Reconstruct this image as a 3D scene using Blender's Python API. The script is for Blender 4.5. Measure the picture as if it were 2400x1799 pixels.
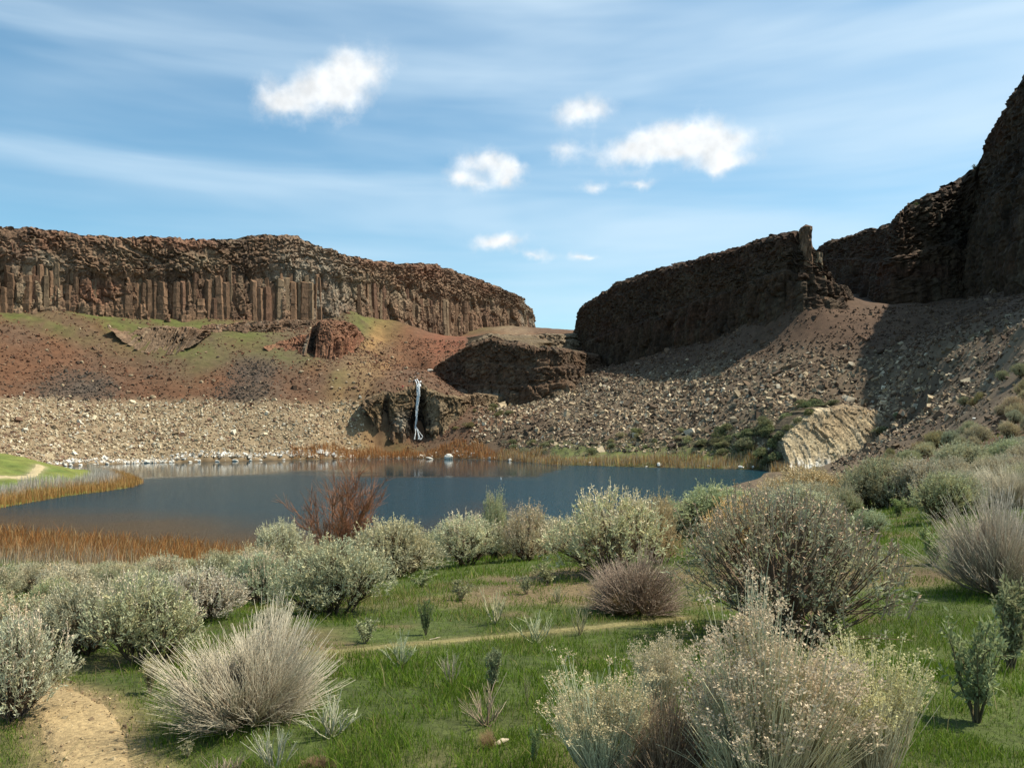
import bpy, math, random
import numpy as np
from mathutils import Vector, Matrix, Euler

for o in list(bpy.data.objects): bpy.data.objects.remove(o, do_unlink=True)
scene = bpy.context.scene
COL = scene.collection
random.seed(7)
R = np.random.default_rng(11)

# ------------------------------------------------------------------ camera
# 2400 px wide photograph, focal length about 2000 px, eye 9 m above the lake,
# horizon at photo row 1000 (frame centre is row 900: vertical lens shift)
F, H, CX, CY = 2000.0, 9.0, 1200.0, 1000.0
cam = bpy.data.cameras.new('camera'); camo = bpy.data.objects.new('camera', cam); COL.objects.link(camo)
cam.sensor_width = 36.0; cam.lens = 36.0 * F / 2400.0
cam.shift_y = 100.0 / 2400.0
cam.clip_start = 0.1; cam.clip_end = 6000
camo.location = (0, 0, H); camo.rotation_euler = (math.pi / 2, 0, 0)
scene.camera = camo

# ------------------------------------------------------------------ sun
SUN_AZ = math.radians(81.0)      # clockwise from +Y towards +X
SUN_EL = math.radians(57.5)
S = Vector((math.sin(SUN_AZ) * math.cos(SUN_EL), math.cos(SUN_AZ) * math.cos(SUN_EL), math.sin(SUN_EL)))
sun = bpy.data.lights.new('sun', 'SUN'); sun.energy = 5.0; sun.angle = math.radians(0.55); sun.color = (1.0, 0.92, 0.77)
suno = bpy.data.objects.new('sun', sun); COL.objects.link(suno)
suno.rotation_euler = S.to_track_quat('Z', 'Y').to_euler(); suno.location = (100, 50, 200)

# ------------------------------------------------------------------ node helper
class NT:
    def __init__(self, tree): self.t = tree; self.n = tree.nodes; self.l = tree.links
    def new(self, typ, **kw):
        nd = self.n.new(typ)
        for k, v in kw.items(): setattr(nd, k, v)
        return nd
    def link(self, a, b): self.l.new(a, b)
    def put(self, sock, v):
        if hasattr(v, 'is_linked') or isinstance(v, bpy.types.NodeSocket): self.l.new(v, sock)
        else: sock.default_value = v
    def math(self, op, a, b=0.0, c=None, clamp=False):
        m = self.new('ShaderNodeMath', operation=op); m.use_clamp = clamp
        self.put(m.inputs[0], a); self.put(m.inputs[1], b)
        if c is not None: self.put(m.inputs[2], c)
        return m.outputs[0]
    def vmath(self, op, a, b=None, scale=None):
        m = self.new('ShaderNodeVectorMath', operation=op)
        self.put(m.inputs[0], a)
        if b is not None: self.put(m.inputs[1], b)
        if scale is not None: self.put(m.inputs['Scale'], scale)
        return m.outputs['Value'] if op in ('LENGTH', 'DISTANCE', 'DOT_PRODUCT') else m.outputs[0]
    def noise(self, vec, scale, detail=3.0, rough=0.55, dist=0.0, color=False):
        m = self.new('ShaderNodeTexNoise'); m.inputs['Scale'].default_value = scale
        m.inputs['Detail'].default_value = detail; m.inputs['Roughness'].default_value = rough
        m.inputs['Distortion'].default_value = dist
        if vec is not None: self.link(vec, m.inputs['Vector'])
        return m.outputs['Color'] if color else m.outputs[0]
    def ramp(self, f, stops, interp='LINEAR'):
        m = self.new('ShaderNodeValToRGB'); cr = m.color_ramp; cr.interpolation = interp
        while len(cr.elements) < len(stops): cr.elements.new(0.5)
        for e, (p, c) in zip(cr.elements, stops):
            e.position = p; e.color = c if len(c) == 4 else (*c, 1)
        self.link(f, m.inputs[0]); return m.outputs[0]
    def mapr(self, v, a, b, c=0.0, d=1.0, smooth=True):
        m = self.new('ShaderNodeMapRange'); m.interpolation_type = 'SMOOTHSTEP' if smooth else 'LINEAR'
        self.put(m.inputs[0], v)
        for i, x in enumerate((a, b, c, d)): m.inputs[i + 1].default_value = x
        return m.outputs[0]
    def mix(self, f, a, b, blend='MIX'):
        m = self.new('ShaderNodeMix', data_type='RGBA', blend_type=blend)
        self.put(m.inputs[0], f)
        self.put(m.inputs[6], a if not isinstance(a, tuple) else (*a, 1) if len(a) == 3 else a)
        self.put(m.inputs[7], b if not isinstance(b, tuple) else (*b, 1) if len(b) == 3 else b)
        return m.outputs[2]

# ------------------------------------------------------------------ world: blue sky, cirrus veil, small cumulus
world = bpy.data.worlds.new('World'); scene.world = world; world.use_nodes = True
world.node_tree.nodes.clear()
try: world.cycles.sampling_method = 'MANUAL'; world.cycles.sample_map_resolution = 512
except Exception: pass
w = NT(world.node_tree)
sky = w.new('ShaderNodeTexSky', sky_type='NISHITA'); sky.sun_disc = False
sky.sun_elevation = SUN_EL; sky.sun_rotation = SUN_AZ
sky.altitude = 300; sky.air_density = 1.0; sky.dust_density = 0.9; sky.ozone_density = 2.0
dirv = w.new('ShaderNodeTexCoord').outputs['Generated']
def dir_of(px, py):
    v = Vector(((px - CX) / F, 1.0, (CY - py) / F)); return v.normalized()
# cumulus: ellipses of cloud (photo px centre, px radii) broken up by noise
BL = [(700, 238, 92, 44), (775, 215, 80, 42), (850, 165, 72, 44), (805, 180, 60, 40), (655, 250, 45, 28),
      (1350, 268, 52, 30), (1400, 252, 48, 26), (1330, 352, 36, 28),
      (1600, 352, 140, 34), (1625, 308, 78, 40), (1700, 340, 60, 34), (1460, 362, 70, 26), (1540, 330, 60, 30), (1700, 388, 75, 16),
      (1100, 395, 60, 28), (1150, 372, 48, 26), (1205, 395, 50, 20), (1130, 440, 58, 18), (1075, 425, 26, 14), (1180, 420, 25, 20),
      (1398, 440, 38, 12), (1500, 430, 30, 8),
      (1150, 570, 50, 20), (1185, 562, 42, 22), (1250, 601, 46, 12), (1350, 600, 34, 14), (1385, 603, 24, 8)]
warp = w.vmath('SCALE', w.vmath('SUBTRACT', w.noise(dirv, 22.0, 4.0, 0.6, color=True), (0.5, 0.5, 0.5)), scale=0.030)
wd = w.vmath('ADD', dirv, warp)
acc = None
for (px, py, rx, ry) in BL:
    d = dir_of(px, py); sc = Vector((F / rx, F / rx, F / ry)) * 0.45
    q = w.new('ShaderNodeVectorMath', operation='MULTIPLY_ADD'); w.link(wd, q.inputs[0]); q.inputs[1].default_value = sc
    q.inputs[2].default_value = (-d.x * sc.x, -d.y * sc.y, -d.z * sc.z)
    f = w.math('SUBTRACT', 1.0, w.vmath('LENGTH', q.outputs[0]), clamp=True)
    acc = w.math('MULTIPLY', f, f) if acc is None else w.math('MULTIPLY_ADD', f, f, acc)
fine = w.noise(dirv, 30.0, 6.0, 0.60)
cdens = w.math('ADD', acc, w.math('MULTIPLY', w.math('SUBTRACT', fine, 0.53), 1.5))
cum = w.mapr(cdens, 0.10, 1.40, 0.0, 0.96)
cum = w.math('MULTIPLY', cum, w.mapr(acc, 0.0, 0.16))
# cirrus: long streaks falling to the right
mp = w.new('ShaderNodeMapping'); mp.inputs['Rotation'].default_value = (0, math.radians(17), 0)
mp.inputs['Scale'].default_value = (1.0, 1.0, 5.5); w.link(dirv, mp.inputs['Vector'])
st1 = w.noise(mp.outputs[0], 1.9, 4.0, 0.48, 0.5)
mp2 = w.new('ShaderNodeMapping'); mp2.inputs['Rotation'].default_value = (0, math.radians(23), 0)
mp2.inputs['Scale'].default_value = (1.2, 1.0, 10.0); mp2.inputs['Location'].default_value = (3, 1, 2); w.link(dirv, mp2.inputs['Vector'])
st2 = w.noise(mp2.outputs[0], 2.4, 3.0, 0.5, 0.4)
sep = w.new('ShaderNodeSeparateXYZ'); w.link(dirv, sep.inputs[0])
veil = w.math('ADD', w.math('MULTIPLY', st1, 0.62), w.math('MULTIPLY', st2, 0.38))
veil = w.math('ADD', veil, w.math('MULTIPLY', sep.outputs[0], 0.24))
cir = w.mapr(veil, 0.28, 0.76, 0.0, 0.72)
skyc = w.mix(1.0, sky.outputs[0], (0.90, 1.20, 1.14), 'MULTIPLY')
skyc = w.mix(cir, skyc, (5.3, 6.5, 7.4))
shade_ = w.mapr(w.noise(dirv, 46.0, 3.0, 0.5), 0.3, 0.7, 0.80, 1.06, smooth=False)
skyc = w.mix(cum, skyc, w.vmath('SCALE', (7.3, 7.5, 7.6), scale=shade_))
bg = w.new('ShaderNodeBackground'); w.link(skyc, bg.inputs[0]); bg.inputs[1].default_value = 0.102
wo = w.new('ShaderNodeOutputWorld'); w.link(bg.outputs[0], wo.inputs[0])

vs = scene.view_settings; vs.view_transform = 'Standard'; vs.look = 'None'; vs.exposure = 0.5; vs.gamma = 1.0; vs.use_curve_mapping = False
scene.render.engine = 'CYCLES'
try:
    scene.cycles.use_denoising = True; scene.cycles.max_bounces = 6; scene.cycles.diffuse_bounces = 3
    scene.cycles.glossy_bounces = 3; scene.cycles.transparent_max_bounces = 8
except Exception: pass

# ------------------------------------------------------------------ numpy noise
def _h(ix, iy, iz, seed):
    n = (ix.astype(np.int64) * 374761393 + iy.astype(np.int64) * 668265263 + iz.astype(np.int64) * 2147483647 + seed * 974711) & 0xFFFFFFFF
    n = ((n ^ (n >> 13)) * 1274126177) & 0xFFFFFFFF
    n = ((n ^ (n >> 16)) * 2246822519) & 0xFFFFFFFF
    return ((n ^ (n >> 15)) & 0xFFFFFF) / float(0xFFFFFF)
def vnoise(x, y, z=None, seed=0):
    x = np.asarray(x, float); y = np.asarray(y, float); z = np.zeros_like(x) if z is None else np.asarray(z, float)
    ix, iy, iz = np.floor(x), np.floor(y), np.floor(z)
    fx, fy, fz = x - ix, y - iy, z - iz
    fx, fy, fz = [t * t * (3 - 2 * t) for t in (fx, fy, fz)]
    r = 0
    for dx in (0, 1):
        for dy in (0, 1):
            for dz in (0, 1):
                wgt = (fx if dx else 1 - fx) * (fy if dy else 1 - fy) * (fz if dz else 1 - fz)
                r = r + wgt * _h(ix + dx, iy + dy, iz + dz, seed)
    return r
def fbm(x, y, z=None, seed=0, octv=4, gain=0.5):
    a, s, t = 1.0, 0.0, 0.0
    for i in range(octv):
        s = s + a * (vnoise(np.asarray(x) * 2 ** i, np.asarray(y) * 2 ** i, None if z is None else np.asarray(z) * 2 ** i, seed + i * 17) - 0.5)
        t += a; a *= gain
    return s / t * 2.0
def worley(x, y, seed=0):
    """nearest jittered cell: distance, second distance, a random number of the cell"""
    x = np.asarray(x, float); y = np.asarray(y, float)
    ix, iy = np.floor(x), np.floor(y)
    d1 = np.full(x.shape, 9.0); d2 = d1.copy(); rid = np.zeros_like(d1); rid2 = np.zeros_like(d1)
    zz = np.zeros_like(ix)
    for dx in (-1, 0, 1):
        for dy in (-1, 0, 1):
            cx, cy = ix + dx, iy + dy
            d = np.hypot(cx + 0.15 + 0.7 * _h(cx, cy, zz, seed) - x, cy + 0.15 + 0.7 * _h(cx, cy, zz + 1, seed) - y)
            c = _h(cx, cy, zz + 2, seed); c2 = _h(cx, cy, zz + 3, seed)
            m = d < d1
            d2 = np.where(m, d1, np.minimum(d2, d))
            d1 = np.where(m, d, d1); rid = np.where(m, c, rid); rid2 = np.where(m, c2, rid2)
    return d1, d2, rid, rid2

# ------------------------------------------------------------------ mesh helpers
def mkmesh(name, V, faces, mats=(), col=None, smooth=False, matidx=None):
    """faces: list of int arrays (n,3) or (n,4); col: per-vertex rgb"""
    me = bpy.data.meshes.new(name)
    V = np.asarray(V, np.float32).reshape(-1, 3)
    if not isinstance(faces, list): faces = [faces]
    faces = [np.asarray(f, np.int32) for f in faces if len(f)]
    nl = sum(f.size for f in faces); npg = sum(len(f) for f in faces)
    me.vertices.add(len(V)); me.vertices.foreach_set('co', V.ravel())
    me.loops.add(nl); me.loops.foreach_set('vertex_index', np.concatenate([f.ravel() for f in faces]))
    me.polygons.add(npg)
    st, k = [], 0
    for f in faces:
        st.append(k + np.arange(len(f)) * f.shape[1]); k += f.size
    me.polygons.foreach_set('loop_start', np.concatenate(st).astype(np.int32))
    try: me.polygons.foreach_set('loop_total', np.concatenate([np.full(len(f), f.shape[1]) for f in faces]).astype(np.int32))
    except Exception: pass
    me.polygons.foreach_set('use_smooth', np.full(npg, smooth))
    for m in mats: me.materials.append(m)
    if matidx is not None: me.polygons.foreach_set('material_index', np.asarray(matidx, np.int32))
    me.update(calc_edges=True)
    if col is not None:
        a = me.color_attributes.new('Col', 'FLOAT_COLOR', 'POINT')
        c = np.ones((len(V), 4), np.float32); c[:, :3] = col
        a.data.foreach_set('color', c.ravel())
    me.validate()
    return me
def link(name, me, parent=None):
    o = bpy.data.objects.new(name, me); COL.objects.link(o)
    if parent is not None: o.parent = parent
    return o
def tag(o, label=None, cat=None, group=None, kind=None):
    if label: o['label'] = label
    if cat: o['category'] = cat
    if group: o['group'] = group
    if kind: o['kind'] = kind
    return o
def empty(name, loc=(0, 0, 0), rz=0.0):
    o = bpy.data.objects.new(name, None); COL.objects.link(o); o.location = loc; o.rotation_euler = (0, 0, rz); o.empty_display_size = 0.2
    return o
def grid_faces(n, m):
    """quads of an n x m vertex grid (row-major)"""
    i = np.arange(n - 1)[:, None] * m + np.arange(m - 1)[None, :]
    i = i.ravel()
    return np.stack([i, i + 1, i + m + 1, i + m], 1)
def P(px, py, Y): return ((px - CX) / F * Y, Y, H + (CY - py) / F * Y)

# ------------------------------------------------------------------ lake outline (photo pixels on the water plane)
def on_water(px, py): Y = H * F / (py - CY); return ((px - CX) / F * Y, Y)
NEAR = [(-420, 1245), (-150, 1252), (0, 1258), (200, 1272), (400, 1292), (520, 1302), (650, 1306), (800, 1310), (1000, 1315), (1200, 1315),
        (1400, 1262), (1550, 1190), (1680, 1148), (1790, 1118), (1815, 1106)]
FAR = [(1790, 1101), (1740, 1100), (1600, 1097), (1400, 1092), (1300, 1089), (1220, 1082), (1150, 1077), (1060, 1074), (980, 1074), (900, 1073.5),
       (820, 1075), (740, 1077), (600, 1080), (400, 1084), (250, 1088), (130, 1093), (95, 1097), (150, 1105), (230, 1113), (300, 1122), (328, 1133),
       (300, 1143), (240, 1152), (150, 1163), (0, 1190), (-150, 1205), (-420, 1225)]
LAKE = np.array([on_water(*p) for p in NEAR + FAR])
def lake_sd(x, y):
    """signed distance to the shoreline, positive on land"""
    x = np.asarray(x, float); y = np.asarray(y, float)
    best = np.full(x.shape, 1e9); inside = np.zeros(x.shape, bool)
    A = LAKE; B = np.roll(LAKE, -1, 0)
    for (ax, ay), (bx, by) in zip(A, B):
        ex, ey = bx - ax, by - ay
        t = np.clip(((x - ax) * ex + (y - ay) * ey) / (ex * ex + ey * ey), 0, 1)
        best = np.minimum(best, np.hypot(x - ax - t * ex, y - ay - t * ey))
        c = (ay > y) != (by > y)
        with np.errstate(divide='ignore', invalid='ignore'):
            inside ^= c & (x < (bx - ax) * (y - ay) / (by - ay + 1e-12) + ax)
    return np.where(inside, -best, best)

# ------------------------------------------------------------------ cliff lines: (photo px, base row, top row, distance)
LEFT = [(-260, 745, 515, 236), (-120, 740, 525, 250), (0, 733, 530, 262), (60, 731, 531, 267), (120, 728, 537, 272), (250, 735, 557, 281), (330, 746, 552, 286), (400, 745, 556, 291), (480, 748, 559, 297),
        (560, 752, 557, 304), (600, 752, 550, 309), (700, 752, 550, 321), (745, 755, 572, 327), (800, 738, 590, 336), (830, 730, 600, 342), (930, 750, 617, 365), (1030, 784, 620, 390),
        (1080, 788, 640, 406), (1130, 768, 655, 425), (1180, 765, 679, 445), (1220, 765, 694, 460), (1240, 772, 728, 480), (1250, 775, 765, 505)]
RIGHT = [(1890, 650, 600, 315), (1925, 655, 566, 290), (2000, 665, 547, 262), (2050, 688, 532, 245), (2090, 715, 512, 226), (2105, 713, 495, 216), (2200, 703, 446, 200), (2260, 700, 410, 190), (2283, 700, 386, 183),
         (2296, 698, 345, 256), (2310, 694, 294, 246), (2330, 690, 258, 237), (2352, 686, 212, 229), (2375, 680, 186, 223), (2400, 674, 160, 217), (2500, 655, 112, 196)]
RIGHT = [(p, b, t, Y * (float(np.interp(p, [2105, 2200, 2260, 2283], [1.16, 1.27, 1.36, 1.40])) if p <= 2285 else 1.0)) for p, b, t, Y in RIGHT]
FIN = [(1318, 905, 860, 405), (1342, 895, 772, 384), (1360, 888, 716, 368), (1395, 876, 692, 350), (1440, 862, 660, 331), (1520, 832, 634, 306), (1600, 800, 611, 288), (1700, 762, 582, 267), (1780, 730, 557, 252), (1845, 702, 538, 241.5), (1862, 696, 537, 240), (1870, 693, 562, 238.8), (1884, 690, 568, 237)]

# ------------------------------------------------------------------ ground: control points, interpolated
CP = []
def C(x, y, z): CP.append((x, y, z))
def CPX(*a):
    for p in a: C(*P(*p))
# foreground meadow
C(0, 0, 7.42); C(-6, 0, 7.3); C(6, 0, 7.7); C(0, -8, 7.8); C(-30, -5, 7.0); C(30, -5, 10.2)
CPX((1200, 1799, 4.0), (200, 1799, 4.12), (2300, 1799, 3.9), (600, 1690, 4.68), (100, 1600, 5.6), (1200, 1600, 5.55), (1200, 1480, 8.0), (1200, 1400, 10.8), (1200, 1310, 17.0),
    (800, 1430, 9.8), (300, 1550, 6.7), (120, 1520, 7.5), (450, 1440, 9.6), (620, 1415, 11.2), (300, 1440, 11.0), (0, 1450, 11.0), (200, 1400, 16.0), (0, 1400, 18.0), (200, 1385, 22.0), (200, 1335, 36.0), (550, 1350, 21.0), (0, 1312, 40.0), (420, 1380, 17.0),
    (1600, 1440, 9.0), (1700, 1300, 14.0), (2000, 1490, 7.4), (2300, 1690, 4.7), (2300, 1385, 9.8), (2400, 1250, 14.0), (1900, 1240, 19.5), (1700, 1240, 20.5), (1450, 1290, 19.0), (2100, 1180, 26.0), (2300, 1110, 33.0),
    (2400, 1080, 38.0), (2400, 1020, 50.0), (1800, 1180, 30.0), (1950, 1155, 40.0))
for x, y, z in [(0, 28, 4.6), (-6, 30, 4.2), (6, 30, 4.4), (0, 42, 1.8), (7, 45, 2.2), (15, 60, 1.6), (14, 38, 4.2), (28, 80, 1.6), (36, 110, 1.2), (45, 120, 3.0), (33, 75, 4.4), (42, 88, 6.2), (52, 100, 9.0),
                (-10, 45, 1.0), (-40, 45, 1.6), (-60, 30, 5.0), (-110, 60, 1.5), (-60, 55, 1.0)]: C(x, y, z)
# right slope
CPX((2400, 950, 62), (2400, 850, 78), (2400, 748, 93), (2200, 850, 150), (2200, 960, 115), (2300, 780, 155), (2300, 730, 190), (2050, 948, 192), (1950, 952, 186), (2090, 1035, 140), (2140, 1010, 150), (1856, 1108, 165), (1910, 1106, 168), (1950, 1098, 171), (2000, 1080, 171), (2050, 1050, 173), (2090, 1016, 175), (2010, 1070, 160), (1960, 1090, 160), (2080, 1028, 152), (2200, 790, 180), (2100, 850, 197),
    (2050, 800, 212), (2150, 790, 215), (1960, 720, 236), (1980, 690, 248), (2250, 1000, 92))
for x, y, z in [(95, 85, 31), (62, 60, 20), (40, 30, 12.5), (100, 40, 31), (60, 10, 17), (90, 112, 31.5), (124, 110, 46), (130, 60, 46)]: C(x, y, z)
for (px, b, t, Y) in RIGHT[1:-1]: CPX((px, b, Y - 1))
for (px, b, t, Y) in FIN[1:]: CPX((px, b, Y - 1))
CPX((1600, 950, 227), (1600, 870, 259), (1600, 1045, 197), (1800, 900, 205), (1800, 800, 235), (1800, 1000, 187), (1900, 850, 210), (1400, 950, 250), (1400, 880, 290), (1400, 1040, 213), (1500, 1060, 203), (1700, 1060, 189),
    (1250, 1000, 245), (1250, 942, 282), (1150, 960, 270), (1100, 1000, 255), (1100, 1045, 246), (1250, 1050, 230))
# hollow of the waterfall and the red slope behind it
CPX((980, 1032, 256), (950, 1050, 252), (1050, 1042, 249), (985, 893, 272), (1010, 868, 290), (1000, 845, 318), (930, 850, 305), (900, 800, 335), (1050, 795, 372), (1150, 770, 405), (1240, 775, 478), (1330, 780, 420),
    (1200, 785, 345), (1300, 782, 365), (990, 905, 316), (1020, 918, 310), (1060, 932, 303), (1100, 944, 296), (1200, 952, 286), (1330, 926, 280))
# left talus
for (px, b, t, Y) in LEFT: CPX((px, b, Y - 1.5))
CPX((0, 900, 226), (300, 940, 236), (300, 850, 257), (600, 940, 245), (600, 850, 268), (740, 1000, 243), (740, 900, 262), (740, 850, 273), (830, 850, 284), (860, 962, 256), (850, 1022, 251), (900, 1047, 252), (800, 1045, 247),
    (-150, 1000, 190), (100, 1020, 207), (400, 1030, 222), (920, 915, 262), (890, 930, 256), (880, 1000, 256))
# green spit on the left
CPX((0, 1066, 140), (60, 1080, 139), (110, 1094, 138), (180, 1111, 141), (-100, 1055, 145), (0, 1110, 115), (100, 1125, 118), (-150, 1085, 125))
C(-230, 200, 30); C(-240, 120, 12); C(-150, 150, 6); C(-280, 260, 60)
for (px, py) in NEAR + FAR:
    x, y = on_water(px, py); C(x, y, 0.0)
C(0, 700, 70); C(-300, 700, 75); C(300, 700, 75); C(240, 300, 75); C(260, 100, 75); C(150, 500, 70); C(-150, 450, 70)
CPA = np.array(CP)
_keep = [0]
for i in range(1, len(CPA)):
    if np.min(np.hypot(*(CPA[_keep, :2] - CPA[i, :2]).T)) > 0.4: _keep.append(i)
CPA = CPA[_keep]
_n = len(CPA)
_A = np.zeros((_n + 3, _n + 3)); _d = np.hypot(CPA[:, None, 0] - CPA[None, :, 0], CPA[:, None, 1] - CPA[None, :, 1])
_A[:_n, :_n] = _d; _A[:_n, :_n] -= np.eye(_n) * 0.15
_A[:_n, _n] = 1; _A[:_n, _n + 1:] = CPA[:, :2]; _A[_n, :_n] = 1; _A[_n + 1:, :_n] = CPA[:, :2].T
_W = np.linalg.solve(_A, np.concatenate([CPA[:, 2], np.zeros(3)]))
def ground(x, y):
    x = np.atleast_1d(np.asarray(x, float)); y = np.atleast_1d(np.asarray(y, float))
    shp = x.shape; x = x.ravel(); y = y.ravel(); z = np.empty_like(x)
    for i in range(0, len(x), 40000):
        X, Y = x[i:i + 40000], y[i:i + 40000]
        z[i:i + 40000] = np.hypot(X[:, None] - CPA[None, :, 0], Y[:, None] - CPA[None, :, 1]) @ _W[:_n] + _W[_n] + X * _W[_n + 1] + Y * _W[_n + 2]
    d = np.hypot(x, y)
    amp = np.clip((d - 40) / 120, 0, 1)
    z = z + fbm(x / 14, y / 14, seed=3) * 1.1 * amp + fbm(x / 3.3, y / 3.3, seed=4, octv=3) * (0.05 + 0.30 * amp) + fbm(x / 0.9, y / 0.9, seed=5, octv=2) * 0.035
    sd = lake_sd(x, y)
    land = np.maximum(z, np.minimum(0.03 + 0.10 * sd, 0.4))
    bed = -np.minimum(0.05 + 0.10 * (-sd), 4.0)
    return np.where(sd > 0, land, bed).reshape(shp)
_YS = np.concatenate([np.geomspace(2.0, 60, 260), np.geomspace(60.3, 520, 420)])
def hit(px, py):
    """where the ray through a photo pixel first meets the ground"""
    u, v = (px - CX) / F, (CY - py) / F
    g = ground(u * _YS, _YS); r = H + v * _YS
    k = np.nonzero(r <= g)[0]
    if not len(k): return None
    k = k[0]
    if k == 0: Y = _YS[0]
    else:
        a = r[k - 1] - g[k - 1]; b = g[k] - r[k]
        Y = _YS[k - 1] + (_YS[k] - _YS[k - 1]) * a / (a + b + 1e-9)
    return np.array([u * Y, Y, float(ground(u * Y, Y)[0])])

# ------------------------------------------------------------------ materials
MATS = {}
def surf_mat(name, rough=0.9, var=0.35, nscale=1.2, bump=0.25, bscale=3.0, tint_rand=0.0, spec=0.2, stretch=None, fine=None):
    """colour from the mesh's Col attribute, broken up by noise, with fine relief"""
    m = bpy.data.materials.new(name); m.use_nodes = True; m.node_tree.nodes.clear(); n = NT(m.node_tree)
    at = n.new('ShaderNodeAttribute'); at.attribute_name = 'Col'
    pos = n.new('ShaderNodeNewGeometry').outputs['Position']
    if stretch:
        mp_ = n.new('ShaderNodeMapping'); mp_.inputs['Scale'].default_value = stretch; n.link(pos, mp_.inputs['Vector']); pos = mp_.outputs[0]
    a = n.noise(pos, nscale, 5.0, 0.65)
    f = n.mapr(a, 0.25, 0.75, 1 - var, 1 + var, smooth=False)
    c = n.vmath('SCALE', at.outputs['Color'], scale=f)
    if fine:
        b2 = n.noise(pos, fine, 4.0, 0.7)
        c = n.vmath('SCALE', c, scale=n.mapr(b2, 0.3, 0.7, 0.62, 1.38, smooth=False))
    if tint_rand:
        oi = n.new('ShaderNodeObjectInfo')
        c = n.vmath('SCALE', c, scale=n.mapr(oi.outputs['Random'], 0, 1, 1 - tint_rand, 1 + tint_rand, smooth=False))
    p = n.new('ShaderNodeBsdfPrincipled'); n.link(c, p.inputs['Base Color']); p.inputs['Roughness'].default_value = rough
    p.inputs['Specular IOR Level'].default_value = spec
    if bump:
        bn = n.noise(pos, bscale, 6.0, 0.7)
        bu = n.new('ShaderNodeBump'); bu.inputs['Strength'].default_value = 1.0; bu.inputs['Distance'].default_value = bump
        n.link(bn, bu.inputs['Height']); n.link(bu.outputs[0], p.inputs['Normal'])
    o = n.new('ShaderNodeOutputMaterial'); n.link(p.outputs[0], o.inputs[0])
    MATS[name] = m; return m
M_GROUND = surf_mat('ground_soil', 0.95, 0.40, 0.45, 0.08, 6.0, fine=13.0)
M_ROCK = surf_mat('basalt', 0.88, 0.45, 0.35, 0.55, 0.9, fine=1.4, stretch=(1, 1, 0.55))
M_COLUMN = surf_mat('basalt_column', 0.88, 0.40, 0.5, 0.35, 1.4, tint_rand=0.22, fine=1.8, stretch=(1, 1, 0.45))
M_STONE = surf_mat('talus_stone', 0.9, 0.25, 1.5, 0.05, 4.0)
M_BOULDER = surf_mat('boulder_stone', 0.9, 0.35, 1.2, 0.10, 3.0, tint_rand=0.25, fine=5.0)
M_DIRT = surf_mat('path_dirt', 0.95, 0.30, 2.0, 0.03, 14.0, fine=30.0)

def lerp(a, b, t): t = np.asarray(t)[..., None]; return np.asarray(a) * (1 - t) + np.asarray(b) * t
def sstep(a, b, x): t = np.clip((x - a) / (b - a), 0, 1); return t * t * (3 - 2 * t)

# paths: left and right edge, photo pixels on the ground
def edge_xy(pts): return np.array([hit(*p)[:2] for p in pts])
def resample(A, n):
    s = np.concatenate([[0], np.cumsum(np.hypot(*np.diff(A, axis=0).T))]); t = np.linspace(0, s[-1], n)
    return np.stack([np.interp(t, s, A[:, k]) for k in range(A.shape[1])], 1)
PATH_L = edge_xy([(165, 1990), (150, 1880), (131, 1799), (108, 1741), (97, 1673), (70, 1640), (-60, 1626), (-300, 1622)])
PATH_R = edge_xy([(440, 1990), (372, 1880), (318, 1799), (278, 1727), (268, 1682), (232, 1637), (120, 1606), (-60, 1592), (-300, 1588)])
TRACK = [(640, 1538), (720, 1533), (820, 1524), (950, 1510), (1100, 1497), (1250, 1484), (1400, 1470), (1520, 1458), (1600, 1448)]
TR = edge_xy(TRACK)
SPIT = edge_xy([(96, 1091), (90, 1098), (84, 1105), (76, 1113), (60, 1117), (20, 1119), (-40, 1122)])
def poly_inside(px, py, poly):
    ins = np.zeros(px.shape, bool); B = np.roll(poly, -1, 0)
    for (ax, ay), (bx, by) in zip(poly, B):
        c = (ay > py) != (by > py)
        ins ^= c & (px < (bx - ax) * (py - ay) / (by - ay + 1e-12) + ax)
    return ins
def line_dist(x, y, L):
    best = np.full(np.shape(x), 1e9)
    for (ax, ay), (bx, by) in zip(L[:-1], L[1:]):
        ex, ey = bx - ax, by - ay
        t = np.clip(((x - ax) * ex + (y - ay) * ey) / (ex * ex + ey * ey + 1e-12), 0, 1)
        best = np.minimum(best, np.hypot(x - ax - t * ex, y - ay - t * ey))
    return best
PATH_POLY = np.concatenate([resample(PATH_L, 40), resample(PATH_R, 40)[::-1]])

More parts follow.
